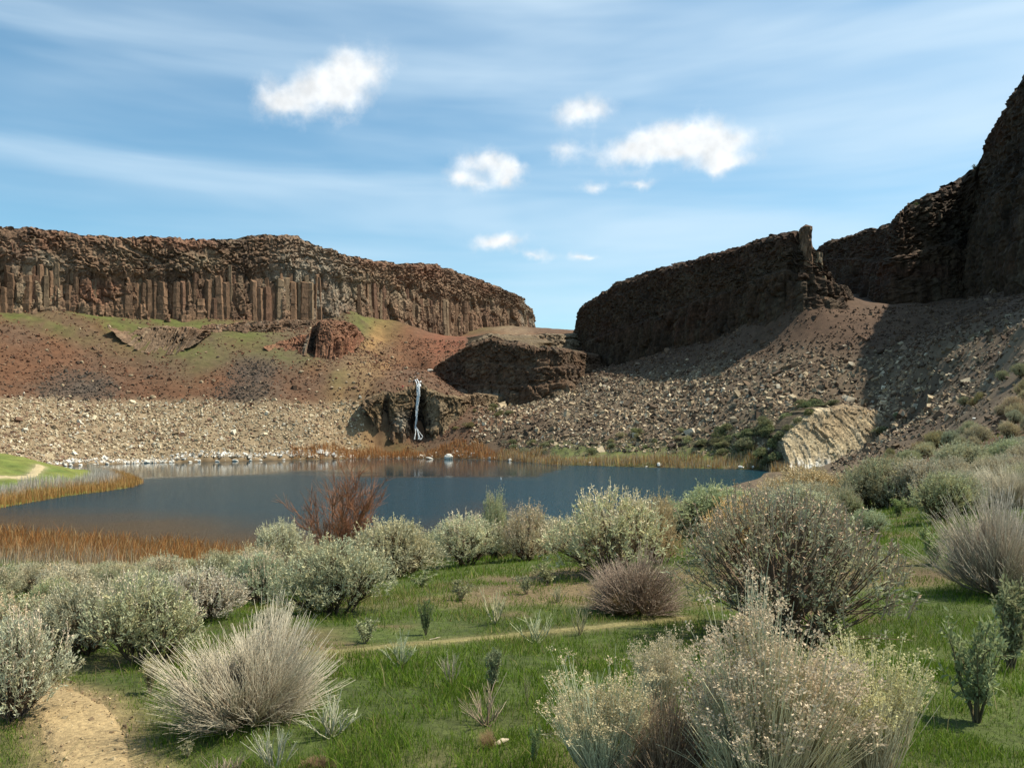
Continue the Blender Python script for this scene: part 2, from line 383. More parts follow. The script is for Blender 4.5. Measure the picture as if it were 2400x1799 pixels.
# ------------------------------------------------------------------ ground colours (real surface colours by place)
def blob(px, py, rx, ry):
    c = hit(px, py); a = hit(px, py - ry); b = hit(px, py + ry)
    if c is None: return None
    ya = a[1] if a is not None else c[1] * 1.1
    yb = b[1] if b is not None else c[1] * 0.9
    return c[0], c[1], rx / F * c[1], max(abs(ya - yb) / 2, 0.5)
GREEN = (0.090, 0.100, 0.028); DGREY = (0.070, 0.055, 0.043); REDB = (0.125, 0.058, 0.030); OCHRE = (0.27, 0.16, 0.065); TAN = (0.24, 0.18, 0.11)
BLOBS = [(60, 745, 150, 16, GREEN, .8), (250, 748, 140, 18, GREEN, .9), (400, 752, 120, 16, GREEN, .9), (560, 775, 110, 26, GREEN, .75), (430, 820, 90, 26, GREEN, .6), (330, 800, 60, 20, GREEN, .45), (650, 830, 90, 20, GREEN, .55), (480, 855, 40, 40, GREEN, .4),
         (860, 745, 45, 20, GREEN, .9), (905, 755, 50, 18, GREEN, .5), (800, 885, 25, 30, GREEN, .5), (1110, 765, 60, 14, GREEN, .6), (1200, 770, 40, 10, TAN, .6),
         (200, 905, 85, 40, DGREY, .75), (150, 930, 60, 20, DGREY, .5), (590, 880, 62, 55, DGREY, .85), (560, 920, 50, 20, DGREY, .6),
         (400, 915, 80, 30, REDB, .6), (500, 900, 60, 40, REDB, .7), (60, 860, 60, 50, REDB, .5), (150, 830, 80, 40, REDB, .4),
         (880, 800, 22, 40, OCHRE, .8), (905, 850, 25, 40, OCHRE, .6), (850, 860, 40, 50, (0.20, 0.135, 0.065), .8), (830, 980, 30, 40, OCHRE, .8), (845, 1030, 30, 30, OCHRE, .7), (800, 940, 25, 30, OCHRE, .6), (860, 1055, 50, 10, (0.22, .17, .08), .8),
         (900, 985, 28, 38, (0.13, 0.085, 0.05), .9), (1000, 800, 80, 28, REDB, .8), (1060, 790, 60, 18, (0.19, 0.07, 0.04), .7), (950, 850, 50, 35, REDB, .5),
         (790, 1060, 60, 6, GREEN, .6), (950, 1055, 50, 8, GREEN, .5)]
BL2 = [(blob(*b[:4]), np.array(b[4]), b[5]) for b in BLOBS]
def ground_color(x, y, z, sd):
    n1 = fbm(x / 9, y / 9, seed=21); n2 = fbm(x / 2.2, y / 2.2, seed=22, octv=3); n3 = fbm(x / 40, y / 40, seed=23, octv=3)
    d = np.hypot(x, y)
    left = (x < 20 - (y - 240) * 0.05) & (y > 150)
    c = np.zeros(x.shape + (3,)) + np.array((0.105, 0.064, 0.040))
    c = lerp(c, (0.118, 0.058, 0.030), sstep(-.3, .5, n1) * 0.8)
    c = lerp(c, (0.090, 0.066, 0.042), sstep(0.1, .6, n3) * 0.7)
    for b, colr, s in BL2:
        if b is None: continue
        g = np.exp(-(((x - b[0]) / b[2]) ** 2 + ((y - b[1]) / b[3]) ** 2)) * s
        g = np.clip(g * (1 + 0.9 * n2 + 0.5 * n1), 0, 1); c = lerp(c, colr, g)
    pale = sstep(17.5, 15.0, z + n1 * 1.6 + n2 * .6) * left * sstep(-38, -52, x)
    c = lerp(c, (0.255, 0.195, 0.120), pale * 0.75)
    # right-hand slope
    r = np.clip(sstep(4, 14, x) * sstep(60, 90, d), 0, 1) * (y < 330)
    rc = lerp((0.135, 0.100, 0.065), (0.092, 0.065, 0.043), sstep(-.2, .5, n1))
    stq = fbm((x * .6 - y * .8) / 7, (x * .8 + y * .6) / 60, seed=25, octv=3)
    rc = lerp(rc, (0.200, 0.152, 0.100), sstep(0.05, .6, stq + n2 * .3) * .7)
    rc = lerp(rc, (0.085, 0.050, 0.032), sstep(22, 34, z + n1 * 3) * .8)
    c = lerp(c, rc, r)
    bench = sstep(6.5, 3.0, z + n1 * 1.5) * (y > 165) * (x > 10) * (sd > 0)
    c = lerp(c, lerp((0.10, 0.12, 0.035), (0.13, 0.105, 0.06), sstep(-.1, .5, n2)), bench * .9)
    # green spit
    sp = ((x < -45) & (y > 88) & (y < 175) & (z > 0)) * 1.0
    c = lerp(c, lerp((0.150, 0.165, 0.040), (0.10, 0.135, 0.030), sstep(-.3, .4, n1)), sp)
    c = lerp(c, (0.30, 0.25, 0.15), sp * np.exp(-(line_dist(x, y, SPIT) / 0.9) ** 2))
    # near meadow
    me = sstep(62, 45, d)
    mc = lerp((0.068, 0.090, 0.022), (0.150, 0.110, 0.058), sstep(0.05, .55, n2 + n1 * .4))
    mc = lerp(mc, (0.165, 0.115, 0.065), sstep(0.25, .7, fbm(x / .7, y / .7, seed=31, octv=3)) * .7)
    c = lerp(c, mc, me)
    rd = sstep(16, 4, sd) * me * (x < -2) * (sd > -3)
    c = lerp(c, (0.16, 0.095, 0.045), rd)
    near = d < 26
    if near.any():
        pd = np.full(x.shape, 9.0); pd[near] = np.minimum(line_dist(x[near], y[near], PATH_L), line_dist(x[near], y[near], PATH_R))
        ins = np.zeros(x.shape, bool); ins[near] = poly_inside(x[near], y[near], PATH_POLY)
        k = np.where(ins, 1.0, np.exp(-(pd / 0.16) ** 2) * .85)
        c = lerp(c, (0.34, 0.245, 0.125), np.clip(k * (1 + .5 * n2 * ~ins), 0, 1))
        td = np.full(x.shape, 9.0); td[near] = line_dist(x[near], y[near], TR)
        c = lerp(c, (0.24, 0.19, 0.09), np.exp(-(td / 0.16) ** 2) * .7)
    c = lerp(c, (0.075, 0.05, 0.024), (sd < 0) * 1.0)
    return np.clip(c, 0.01, 0.9)

us = np.concatenate([np.linspace(-1.6, -0.72, 36, endpoint=False), np.linspace(-0.72, 0.72, 350), np.linspace(0.72, 1.6, 37)[1:]])
ys = np.concatenate([np.linspace(0.8, 3.4, 12, endpoint=False), np.geomspace(3.4, 40, 150, endpoint=False), np.geomspace(40, 340, 230, endpoint=False), np.geomspace(340, 760, 30)])
GX = us[None, :] * ys[:, None]; GY = np.repeat(ys[:, None], len(us), 1)
GZ = ground(GX, GY); SD = lake_sd(GX, GY)
gcol = ground_color(GX.ravel(), GY.ravel(), GZ.ravel(), SD.ravel())
g = link('ground', mkmesh('ground', np.stack([GX, GY, GZ], -1), grid_faces(len(ys), len(us)), [M_GROUND], gcol, smooth=True))
tag(g, 'rough canyon ground of meadow, lake bed and reddish talus slopes', 'ground', kind='structure')

def strip(name, L, Rr, n, m, lift, col, mat, label, jitter=0.0):
    A, B = resample(L, n), resample(Rr, n); t = np.linspace(0, 1, m)[None, :, None]
    Q = A[:, None] * (1 - t) + B[:, None] * t
    if jitter: 
        e = np.abs(t[..., 0] - .5) * 2
        nn = fbm(Q[..., 0] / .35, Q[..., 1] / .35, seed=51, octv=3); dv = (B - A)[:, None]
        Q = Q + dv * (nn * jitter * e * np.sign(t[..., 0] - .5))[..., None]
    z = ground(Q[..., 0], Q[..., 1]) + lift
    e = np.abs(t[..., 0] - .5) * 2
    z = z - lift * 1.3 * sstep(.7, 1.0, e)
    c = np.zeros(z.shape + (3,)) + np.array(col)
    c = c * (1 + .25 * fbm(Q[..., 0] / .4, Q[..., 1] / .4, seed=52))[..., None]
    o = link(name, mkmesh(name, np.concatenate([Q, z[..., None]], -1), grid_faces(n, m), [mat], c.reshape(-1, 3), smooth=True))
    return tag(o, label, 'path', kind='structure')
_pc = .06 * (resample(PATH_R, 9) - resample(PATH_L, 9))
strip('dirt_path', resample(PATH_L, 9) - _pc, resample(PATH_R, 9) + _pc, 120, 40, 0.012, (0.35, 0.255, 0.130), M_DIRT, 'bare tan dirt path bending away at the lower left', 0.10)
tn = np.gradient(TR, axis=0); tn /= np.hypot(*tn.T)[:, None]; tnn = np.stack([-tn[:, 1], tn[:, 0]], 1)
strip('trodden_track', TR - tnn * .07, TR + tnn * .07, 120, 8, 0.008, (0.19, 0.165, 0.070), M_DIRT, 'faint straw coloured track crossing the green meadow', 0.5)
tn = np.gradient(SPIT, axis=0); tn /= np.hypot(*tn.T)[:, None]; tnn = np.stack([-tn[:, 1], tn[:, 0]], 1)
strip('spit_footpath', SPIT - tnn * .7, SPIT + tnn * .7, 40, 4, 0.05, (0.38, 0.31, 0.18), M_DIRT, 'pale footpath over the green spit at the left edge')

# far plateau seen through the gap and behind the rims
hx = np.linspace(-500, 900, 80); hy = np.linspace(780, 1500, 16)
HX, HY = np.meshgrid(hx, hy); HZ = 70 + (HY - 780) * 0.06 + fbm(HX / 160, HY / 160, seed=61) * 5 - sstep(300, 900, np.abs(HX)) * 10
HZ[0] = 40
hcol = lerp((0.11, 0.10, 0.045), (0.14, 0.10, 0.06), sstep(-.3, .4, fbm(HX / 40, HY / 40, seed=62))).reshape(-1, 3)
hills = link('far_hills', mkmesh('far_hills', np.stack([HX, HY, HZ], -1), grid_faces(16, 80), [M_GROUND], hcol, smooth=True))
tag(hills, 'low grassy plateau seen through the gap between the cliffs', 'hill', kind='structure')

# ------------------------------------------------------------------ water
wx = np.linspace(-230, 110, 120); wy = np.concatenate([np.geomspace(40, 260, 150)])
WX, WY = np.meshgrid(wx, wy); wsd = lake_sd(WX, WY)
keep = wsd < 14
far_d = line_dist(WX, WY, np.array([on_water(*p) for p in FAR[:17]]))
near_d = line_dist(WX, WY, np.array([on_water(*p) for p in NEAR]))
cp = np.interp(WX, [-110, -60, -20, 5, 15, 40], [62, 68, 66, 55, 0, 0])
calm = sstep(0, -14, far_d - cp + 9 * fbm(WX / 30, WY / 12, seed=71) ) * (WX < 16)
shal = sstep(26, 3, near_d + 5 * fbm(WX / 8, WY / 8, seed=72)) * (WX < 0)
wm = bpy.data.materials.new('lake_water'); wm.use_nodes = True; wm.node_tree.nodes.clear(); n = NT(wm.node_tree)
at = n.new('ShaderNodeAttribute'); at.attribute_name = 'Col'; sp_ = n.new('ShaderNodeSeparateColor'); n.link(at.outputs['Color'], sp_.inputs[0])
pos = n.new('ShaderNodeNewGeometry').outputs['Position']
p = n.new('ShaderNodeBsdfPrincipled')
n.link(n.mix(sp_.outputs[1], (0.006, 0.032, 0.046), (0.060, 0.035, 0.013)), p.inputs['Base Color'])
mpw = n.new('ShaderNodeMapping'); mpw.inputs['Scale'].default_value = (0.75, 1.3, 1); n.link(pos, mpw.inputs['Vector'])
nh = n.math('ADD', n.noise(mpw.outputs[0], 2.2, 3.0, 0.6), n.math('MULTIPLY', n.noise(pos, 0.5, 2.0, 0.5), 0.5))
bu = n.new('ShaderNodeBump'); bu.inputs['Distance'].default_value = 0.22
rip = n.math('SUBTRACT', 1.0, sp_.outputs[0])
n.link(n.math('ADD', n.math('MULTIPLY', rip, 0.97), 0.03), bu.inputs['Strength']); n.link(nh, bu.inputs['Height']); n.link(bu.outputs[0], p.inputs['Normal'])
n.link(n.math('ADD', n.math('MULTIPLY', rip, 0.16), 0.035), p.inputs['Roughness']); p.inputs['IOR'].default_value = 1.33; p.inputs['Specular IOR Level'].default_value = 0.17
o_ = n.new('ShaderNodeOutputMaterial'); n.link(p.outputs[0], o_.inputs[0])
wf = grid_faces(len(wy), len(wx)); kv = keep.ravel(); wf = wf[kv[wf].all(1)]
wcol = np.stack([calm, shal, np.zeros_like(calm)], -1).reshape(-1, 3)
wo_ = link('lake_water', mkmesh('lake_water', np.stack([WX, WY, np.zeros_like(WX)], -1), wf, [wm], wcol, smooth=True))
tag(wo_, 'dark blue rippled lake with a calm brown band by the far shore', 'lake', kind='structure')

# ------------------------------------------------------------------ cliffs
BROWN = np.array((0.165, 0.100, 0.060)); DARK = np.array((0.060, 0.041, 0.029)); TANR = np.array((0.235, 0.180, 0.115)); RED = np.array((0.165, 0.078, 0.047)); PALE = np.array((0.30, 0.255, 0.19))
def path3(pts):
    out = []
    for (px, b, t, Y) in pts:
        if Y is None: h = hit(px, b); Y = h[1]
        x, y, zb = P(px, b, Y); out.append((x, y, zb, H + (CY - t) / F * Y, px))
    return np.array(out)
def cliff(name, pts, step=0.5, rowstep=0.5, embed=5.0, lean=4.0, depth=40.0, tc=0.5, blk=1.0, back=False, pale=(), palette=(BROWN, DARK, TANR, RED), extra=None, recess=0.0, big=3.0, seed=1, ledges=(), parent=None, rim_drop=0.0, part='rock_face', colw=3.3, dark=1.0, mode='rim', bump_top=.6, capdir=None):
    A = path3(pts) if not isinstance(pts, np.ndarray) else pts
    if extra is not None: A = np.concatenate([A, np.array(extra)])
    s = np.concatenate([[0], np.cumsum(np.hypot(*np.diff(A[:, :2], axis=0).T))])
    n = int(s[-1] / step); t_ = np.linspace(0, s[-1], n)
    X, Y, ZB, ZT, PX = [np.interp(t_, s, A[:, k]) for k in range(5)]
    k = max(1, int(7 / step)); ker = np.ones(2 * k + 1) / (2 * k + 1)
    def sm(a): return np.convolve(np.pad(a, k, mode='edge'), ker, 'valid')
    tx, ty = np.gradient(sm(X)), np.gradient(sm(Y)); ln = np.hypot(tx, ty) + 1e-9
    nx, ny = ty / ln, -tx / ln
    hmax = float(np.max(ZT - ZB)); m = max(8, int(hmax / rowstep))
    T = np.concatenate([np.linspace(-embed / hmax, 0, max(3, int(embed / rowstep / 2)), endpoint=False), np.linspace(0, 1, m)])
    SS = np.repeat(t_[None], len(T), 0); TT = np.repeat(T[:, None], n, 1)
    Z = ZB + TT * (ZT - ZB) + 0 * SS
    # blocks: vertical joints low down, broken entablature above
    w1 = worley(SS / colw + fbm(SS / 9, Z / 9, seed=seed + 5) * .25, Z / 10 + SS * .013, seed=seed)
    ang = fbm(SS / 14, Z / 10, seed=seed + 7) * 1.2
    w2 = worley((SS + Z * ang) / (2.0 * blk), (Z - SS * ang * .4) / (4.0 * blk), seed=seed + 1)
    w3 = worley((SS - Z * ang) / (0.95 * blk), Z / (0.8 * blk), seed=seed + 2)
    tz = sstep(tc - .07, tc + .07, TT + fbm(SS / 11, SS * 0, seed=seed + 9) * .10)
    g1 = sstep(0, .16, w1[1] - w1[0]); g2 = sstep(0, .14, w2[1] - w2[0])
    wv = worley(SS / (colw * .42), Z / 4.5, seed=seed + 15)
    off_c = (w1[2] - .5) * 2.2 - (1 - g1) * .9 - recess + (wv[2] - .5) * .8 - (1 - sstep(0, .2, wv[1] - wv[0])) * .3
    off_e = ((w2[2] - .5) * 1.35 - (1 - g2) * .42) * blk
    off = off_c * (1 - tz) + off_e * tz + (w3[2] - .5) * .35 * blk
    off += fbm(SS / 24, SS * 0 + seed, seed=seed + 3) * big + fbm(SS / 8, Z / 18, seed=seed + 4) * big * .45
    if mode == 'rim': off += lean * (1 - TT)
    for (lt, dep) in ledges: off -= dep * sstep(lt - .015, lt + .015, TT + fbm(SS / 15, SS * 0, seed=seed + 12) * .02)
    if ledges: off += sum(d for _, d in ledges) * .5
    off -= 1.6 * sstep(.93, 1.0, TT) * (0.6 + .6 * w2[3])
    tb = worley(t_ / 2.4, t_ * 0, seed=seed + 20)
    Z = Z + ((tb[2] - .5) * bump_top * blk + fbm(t_ / 6, t_ * 0, seed=seed + 21) * .6)[None] * sstep(.8, 1.0, TT)
    Z = Z + (w2[3] - .5) * .5 * (TT > 0.05)
    VX, VY = X + nx * off, Y + ny * off
    if mode != 'rim': VY = VY + lean * TT
    # colour
    b_, d_, t2, r_ = palette
    lo = fbm(SS / 17, Z / 13, seed=seed + 30); lo2 = fbm(SS / 28, Z / 9, seed=seed + 31)
    c = lerp(b_, d_, sstep(.0, .7, lo) * .8); c = lerp(c, r_, sstep(.0, .6, lo2) * .7)
    c = lerp(c, t2, np.clip(sstep(.72, .95, w2[3]) * .45 * tz + sstep(.70, .95, w1[3]) * .40 * (1 - tz), 0, 1))
    c = c * (0.75 + .5 * w3[3])[..., None]
    PXX = np.repeat(PX[None], len(T), 0)
    for (ppx, pt, rx, rt, cc, st) in pale:  # tint patches; some dark ones paint shade of recesses and a shadowed side
        gg = np.exp(-((PXX - ppx) / rx) ** 2 - ((TT - pt) / rt) ** 2) * st
        gg = np.clip(gg * (1.0 + 1.4 * fbm(SS / 3.0, Z / 3.5, seed=seed + 33)) * (0.55 + .9 * w2[3]), 0, 1); c = lerp(c, cc, gg)
    c = c * dark  # below one, shade of the sunless walls is put into the rock colour
    rows = [np.stack([VX, VY, Z], -1)]; cols = [c]
    # cap running back from the rim
    for q, dd in enumerate([1.5, 4, 9, 18, depth]):
        if dd > depth: continue
        nzn = fbm((X - nx * dd) / 5, (Y - ny * dd) / 5, seed=seed + 40) * .5
        cx_, cy_ = (nx, ny) if mode == 'rim' else (0 * nx, 0 * ny - 1)
        if capdir: cx_, cy_ = 0 * nx - capdir[0], 0 * ny - capdir[1]
        rows.append(np.stack([VX[-1] - cx_ * dd, VY[-1] - cy_ * dd, Z[-1] + nzn * .6 - rim_drop * dd], -1)[None])
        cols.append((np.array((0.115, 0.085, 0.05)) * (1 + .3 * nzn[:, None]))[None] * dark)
    if back:
        for tt in (.75, .5, .25, 0.0, -.3):
            bl = fbm(t_ / 5, t_ * 0 + tt * 9, seed=seed + 44) * 1.6
            rows.append(np.stack([VX[-1] - nx * (depth + bl + 2 * (1 - tt)), VY[-1] - ny * (depth + bl + 2 * (1 - tt)), ZB + (ZT - ZB) * tt], -1)[None]); cols.append(np.repeat(BROWN[None, None], n, 1))
    V = np.concatenate(rows); cc = np.concatenate(cols)
    me = mkmesh(name + '_' + part, V, grid_faces(V.shape[0], n), [M_ROCK], cc.reshape(-1, 3))
    root = parent
    if root is None:
        root = empty(name, (float(X.mean()), float(Y.mean()), float(ZB.mean())))
        bpy.context.view_layer.update()
    o = link(part, me, root)
    o.matrix_parent_inverse = Matrix.Translation(-Vector(root.location))
    return root, dict(s=t_, X=X, Y=Y, ZB=ZB, ZT=ZT, PX=PX, nx=nx, ny=ny)

# hexagonal basalt column, unit radius and unit height, joints along its length
def column_mesh(i):
    rr = np.random.default_rng(100 + i); k = rr.integers(5, 8); seg = 7
    an = np.sort(np.arange(k) / k * 2 * np.pi + rr.uniform(-.18, .18, k)); base = rr.uniform(.85, 1.12, k)
    V = []; 
    hs = np.concatenate([[-.25], np.sort(np.linspace(0.02, 1, seg - 1) + rr.uniform(-.06, .06, seg - 1))]); hs[-1] = 1
    for j, h in enumerate(hs):
        for rep in ((0,) if j in (0, len(hs) - 1) else (0, 1)):
            f = 1.12 - .22 * h + rr.uniform(-.07, .07); sh = rr.uniform(-.07, .07, 2)
            top = rr.uniform(-.04, .04, k) if j == len(hs) - 1 else 0
            V.append(np.stack([np.cos(an) * base * f + sh[0], np.sin(an) * base * f + sh[1], np.full(k, h + rep * .006) + top], 1))
    V = np.array(V); nr = len(V); f = []
    for a in range(nr - 1):
        for b in range(k): f.append((a * k + b, a * k + (b + 1) % k, (a + 1) * k + (b + 1) % k, (a + 1) * k + b))
    V = V.reshape(-1, 3); V = np.concatenate([V, [[0.1, 0, 1.03]]]); ti = len(V) - 1
    tr = [((nr - 1) * k + b, (nr - 1) * k + (b + 1) % k, ti) for b in range(k)]
    return V, np.array(f), np.array(tr)
COLM = {}
for i in range(7):
    V, fq, ft = column_mesh(i)
    for key, cc in (('brown', BROWN * 1.12), ('tan', (0.195, 0.138, 0.086)), ('red', (0.150, 0.085, 0.053)), ('dark', BROWN * .85)):
        COLM[key, i] = mkmesh('basalt_column', V, [fq, ft], [M_COLUMN], np.repeat(np.array(cc)[None], len(V), 0))
def columns(root, info, ranges, wid, hf, seed, rows=1, pick=None, out=0.6):
    rr = random.Random(seed)
    for (p0, p1) in ranges:
        for row in range(rows):
            i0, i1 = np.searchsorted(info['PX'], [p0, p1]); i0 = min(i0, len(info['s']) - 1); i1 = min(i1, len(info['s']) - 1)
            s = info['s'][i0] + row * wid * .5
            while s < info['s'][i1]:
                wd_ = wid * rr.uniform(.6, 1.25)
                if rr.random() < .07: s += wd_; continue
                v = {k: float(np.interp(s, info['s'], info[k])) for k in ('X', 'Y', 'ZB', 'ZT', 'PX', 'nx', 'ny')}
                hgt = (v['ZT'] - v['ZB'])
                off = out + rr.uniform(-.7, .7) + row * 1.5
                h = hgt * hf * (1 + .22 * math.sin(s * .21) * math.sin(s * .067 + 1)) * (rr.uniform(.92, 1.06) if rr.random() < .80 else rr.uniform(.35, .85))
                key = pick(v['PX'], rr) if pick else rr.choice(['brown', 'brown', 'red', 'tan', 'dark'])
                o = bpy.data.objects.new('basalt_column', COLM[key, rr.randrange(7)]); COL.objects.link(o); o.parent = root
                o.location = Vector((v['X'] + v['nx'] * off, v['Y'] + v['ny'] * off, v['ZB'])) - Vector(root.location)
                o.rotation_euler = (rr.uniform(-.03, .03), rr.uniform(-.03, .03), rr.uniform(0, 6.28)); o.scale = (wd_ * .56, wd_ * .56, h)
                s += wd_ * .86

pl = [(90, .55, 60, .15, PALE * .75, .8), (120, .30, 40, .25, TANR, .9), (60, .2, 50, .3, TANR, .5), (300, .8, 60, .1, TANR, .3), (470, .72, 40, .10, TANR, .8), (580, .55, 30, .30, DARK, .8),
      (690, .55, 60, .30, PALE * .72, .9), (735, .45, 25, .45, PALE * .85, 1.0), (790, .45, 45, .40, PALE * .8, .9), (850, .5, 60, .25, TANR, .6), (960, .45, 60, .18, TANR, .5), (1225, .4, 14, .4, PALE, 1.0), (1150, .5, 60, .2, TANR, .4)]
lc, li = cliff('basalt_cliff', LEFT, lean=3, tc=.54, pale=pl, recess=1.5, big=3.2, seed=3, depth=60)
tag(lc, 'long sunlit brown basalt cliff with upright columns above the red talus', 'cliff')
def lp(px, rr):
    if 90 < px < 160: return rr.choice(['tan', 'tan', 'brown'])
    if 640 < px < 760: return rr.choice(['tan', 'brown', 'tan'])
    return rr.choice(['brown', 'brown', 'red', 'tan', 'brown', 'dark'])
columns(lc, li, [(-150, 552), (592, 748), (840, 1118)], 2.1, .57, 5, rows=1, pick=lp, out=-.25)
columns(lc, li, [(-120, 545), (605, 735), (930, 1112)], 2.8, .46, 6, rows=1, pick=lp, out=.6)
columns(lc, li, [(1150, 1232)], 2.8, .50, 7, pick=lp, out=.4)

rextra = [(126, 160, 47, 98, 2600), (130, 120, 47, 98, 2700), (136, 70, 47, 98, 2800), (146, 15, 47, 98, 2900)]
rc_, ri = cliff('canyon_wall', RIGHT, capdir=(.75, .66), dark=.38, extra=rextra, lean=4, embed=16, colw=2.4, tc=.45, seed=13, big=3.0, depth=60, ledges=((.5, 1.6),), step=.72, rowstep=.70, blk=1.25)  # rock colour darkened to deepen the wall's shade
tag(rc_, 'tall dark shadowed basalt wall climbing to the right edge of the photo', 'cliff')
#columns(rc_, ri, [(1990, 2105), (2110, 2420)], 3.4, .42, 9, rows=1, pick=lambda px, r: r.choice(['brown', 'dark', 'brown', 'red']), out=0)
fc, fi = cliff('rock_fin', FIN, dark=.38, extra=[(84.5, 237.3, 44, 59.5, 1890), (89, 239.5, 45, 54, 1895), (92, 246, 47, 53.3, 1900), (93, 255, 49, 54, 1905)], lean=4, embed=16, colw=2.4, tc=.42, seed=23, big=2.0, depth=9, back=True, ledges=((.38, 1.8),))  # shade of the fin painted in by a darker rock colour
tag(fc, 'long shadowed basalt fin with a free standing pinnacle at its high end', 'cliff')

# closed blocky rock body
def rock_body(c, wx, wy, h, n=40, m=22, seed=1, sq=3.0, amp=.35, cell=2.0, taper=.9, embed=.1, cap=.12):
    th = np.linspace(0, 2 * np.pi, n, endpoint=False); hh = np.linspace(-embed, 1, m)
    r = (np.abs(np.cos(th)) ** sq + np.abs(np.sin(th)) ** sq) ** (-1 / sq)
    TH, HH = np.meshgrid(th, hh); RR = np.repeat(r[None], m, 0) * (1 + (taper - 1) * HH)
    RR = RR * np.where(HH > 1 - cap, np.sqrt(np.clip(1 - ((HH - 1 + cap) / cap) ** 2, 0.0, 1)), 1)
    per = (wx + wy) / 2
    w2 = worley(TH * per / cell + HH * .5, HH * h / (cell * .8), seed=seed)
    d = ((w2[2] - .5) * 1.6 - (1 - sstep(0, .14, w2[1] - w2[0])) * .5) * amp
    x = np.cos(TH) * (RR * wx / 2 + d * (RR > .05)); y = np.sin(TH) * (RR * wy / 2 + d * (RR > .05)); z = HH * h + (w2[3] - .5) * amp * .5
    V = np.stack([x, y, z], -1).reshape(-1, 3) + np.array(c)
    i = (np.arange(m - 1)[:, None] * n + np.arange(n)[None]).ravel(); j = (np.arange(m - 1)[:, None] * n + (np.arange(n)[None] + 1) % n).ravel()
    return V, np.stack([i, j, j + n, i + n], 1), w2[3].reshape(-1)
def body_part(name, root, px0, px1, base, top, Y, dy, col, seed, **kw):
    x0, _, zb = P(px0, base, Y); x1, _, zt = P(px1, top, Y)
    V, f, rv = rock_body(((x0 + x1) / 2, Y + dy / 2, zb), x1 - x0, dy, zt - zb, seed=seed, **kw)
    o = link(name, mkmesh(name, V, f, [M_ROCK], np.array(col)[None] * (0.6 + .8 * rv[:, None])), root)
    if root is not None: o.matrix_parent_inverse = Matrix.Translation(-Vector(root.location))
    return o
body_part('pinnacle', fc, 1884, 1908, 690, 521, 236, 5.5, BROWN, 31, cell=1.3, taper=.96, sq=4, cap=.05)
body_part('rock_block', fc, 1892, 1936, 700, 584, 236.5, 6, TANR * .75, 32, cell=1.4, taper=.8, cap=.06, sq=4)
body_part('rock_block', fc, 1904, 1946, 700, 641, 236, 6.5, TANR * .75, 33, cell=1.6, taper=.9, cap=.1, sq=4)
body_part('rock_block', fc, 1895, 1958, 735, 664, 234.5, 8, BROWN, 34, cell=2, taper=.85, cap=.15)
body_part('rock_block', fc, 1880, 1966, 765, 684, 232, 10, BROWN * .9, 35, cell=2.2, taper=.8, cap=.2)

# dark bluff between the fin and the waterfall, with a sunlit bench above
BL_ = [(966, 898, 892, 330), (985, 906, 884, 320), (1010, 916, 862, 312), (1030, 922, 846, 308), (1060, 932, 822, 303), (1100, 944, 800, 297), (1145, 950, 787, 292), (1200, 952, 800, 287), (1260, 944, 812, 283), (1320, 930, 815, 285), (1355, 918, 820, 298), (1390, 902, 826, 316), (1420, 885, 832, 334)]
bc, bi = cliff('dark_bluff', BL_, lean=3, embed=8, tc=.30, seed=41, big=1.5, depth=26, ledges=((.30, 1.2), (.62, .8)), palette=(BROWN * .6, DARK, TANR * .55, BROWN * .6), pale=[(1060, .12, 30, .10, PALE * .7, .9), (1150, .12, 40, .1, PALE * .7, .9), (1300, .1, 30, .1, TANR, .6)], rim_drop=-0.08)  # darkened palette: part of the bluff's shade sits in its colour
tag(bc, 'rounded dark basalt bluff right of the waterfall, lying in shade', 'cliff')
BE = [(1098, 815, 814, 331), (1112, 815, 797, 331), (1150, 808, 784, 334), (1200, 806, 783, 340), (1260, 812, 784, 348), (1310, 815, 782, 356), (1360, 812, 780, 368)]
bb, _ = cliff('ledge_cliff', BE, lean=2, tc=.1, seed=51, big=1.5, depth=60, embed=8, ledges=((.5, 1.5),), palette=(TANR * .75, BROWN, TANR, BROWN))
tag(bb, 'low sunlit brown rock ledge on top of the dark bluff', 'cliff')

# cliff round the waterfall
WF = [(850, 950, 940, 251), (872, 968, 926, 252), (893, 1000, 917, 253), (898, 1003, 917, 255.5), (907, 1008, 918, 255.5), (912, 1010, 918, 253), (940, 1026, 913, 254), (963, 1034, 908, 255.5), (969, 1036, 902, 258.5), (976, 1036, 897, 259.5), (987, 1036, 896, 259.5), (993, 1036, 902, 258.5), (999, 1036, 908, 255.5), (1030, 1030, 920, 255), (1075, 1012, 925, 260), (1130, 985, 922, 273), (1180, 968, 925, 284)]
wc, wi = cliff('waterfall_cliff', WF, mode='back', lean=2.0, tc=.25, seed=61, big=.3, depth=16, blk=.8, step=.3, rowstep=.35, embed=4, colw=2.0, palette=(np.array((.15, .105, .06)), BROWN, TANR * 1.15, np.array((.17, .12, .06))),
               pale=[(945, .3, 22, .2, PALE, .9), (1010, .5, 25, .3, TANR, .8), (980, .45, 13, .6, DARK * .4, 1.6), (966, .25, 11, .35, DARK * .4, 1.5), (995, .25, 12, .35, DARK * .4, 1.5), (902, .4, 9, .5, DARK * .5, 1.0)])  # DARK patches paint shade of fall recess and side cave, plus wet rock
tag(wc, 'tan rock cliff that the thin waterfall drops over', 'cliff')

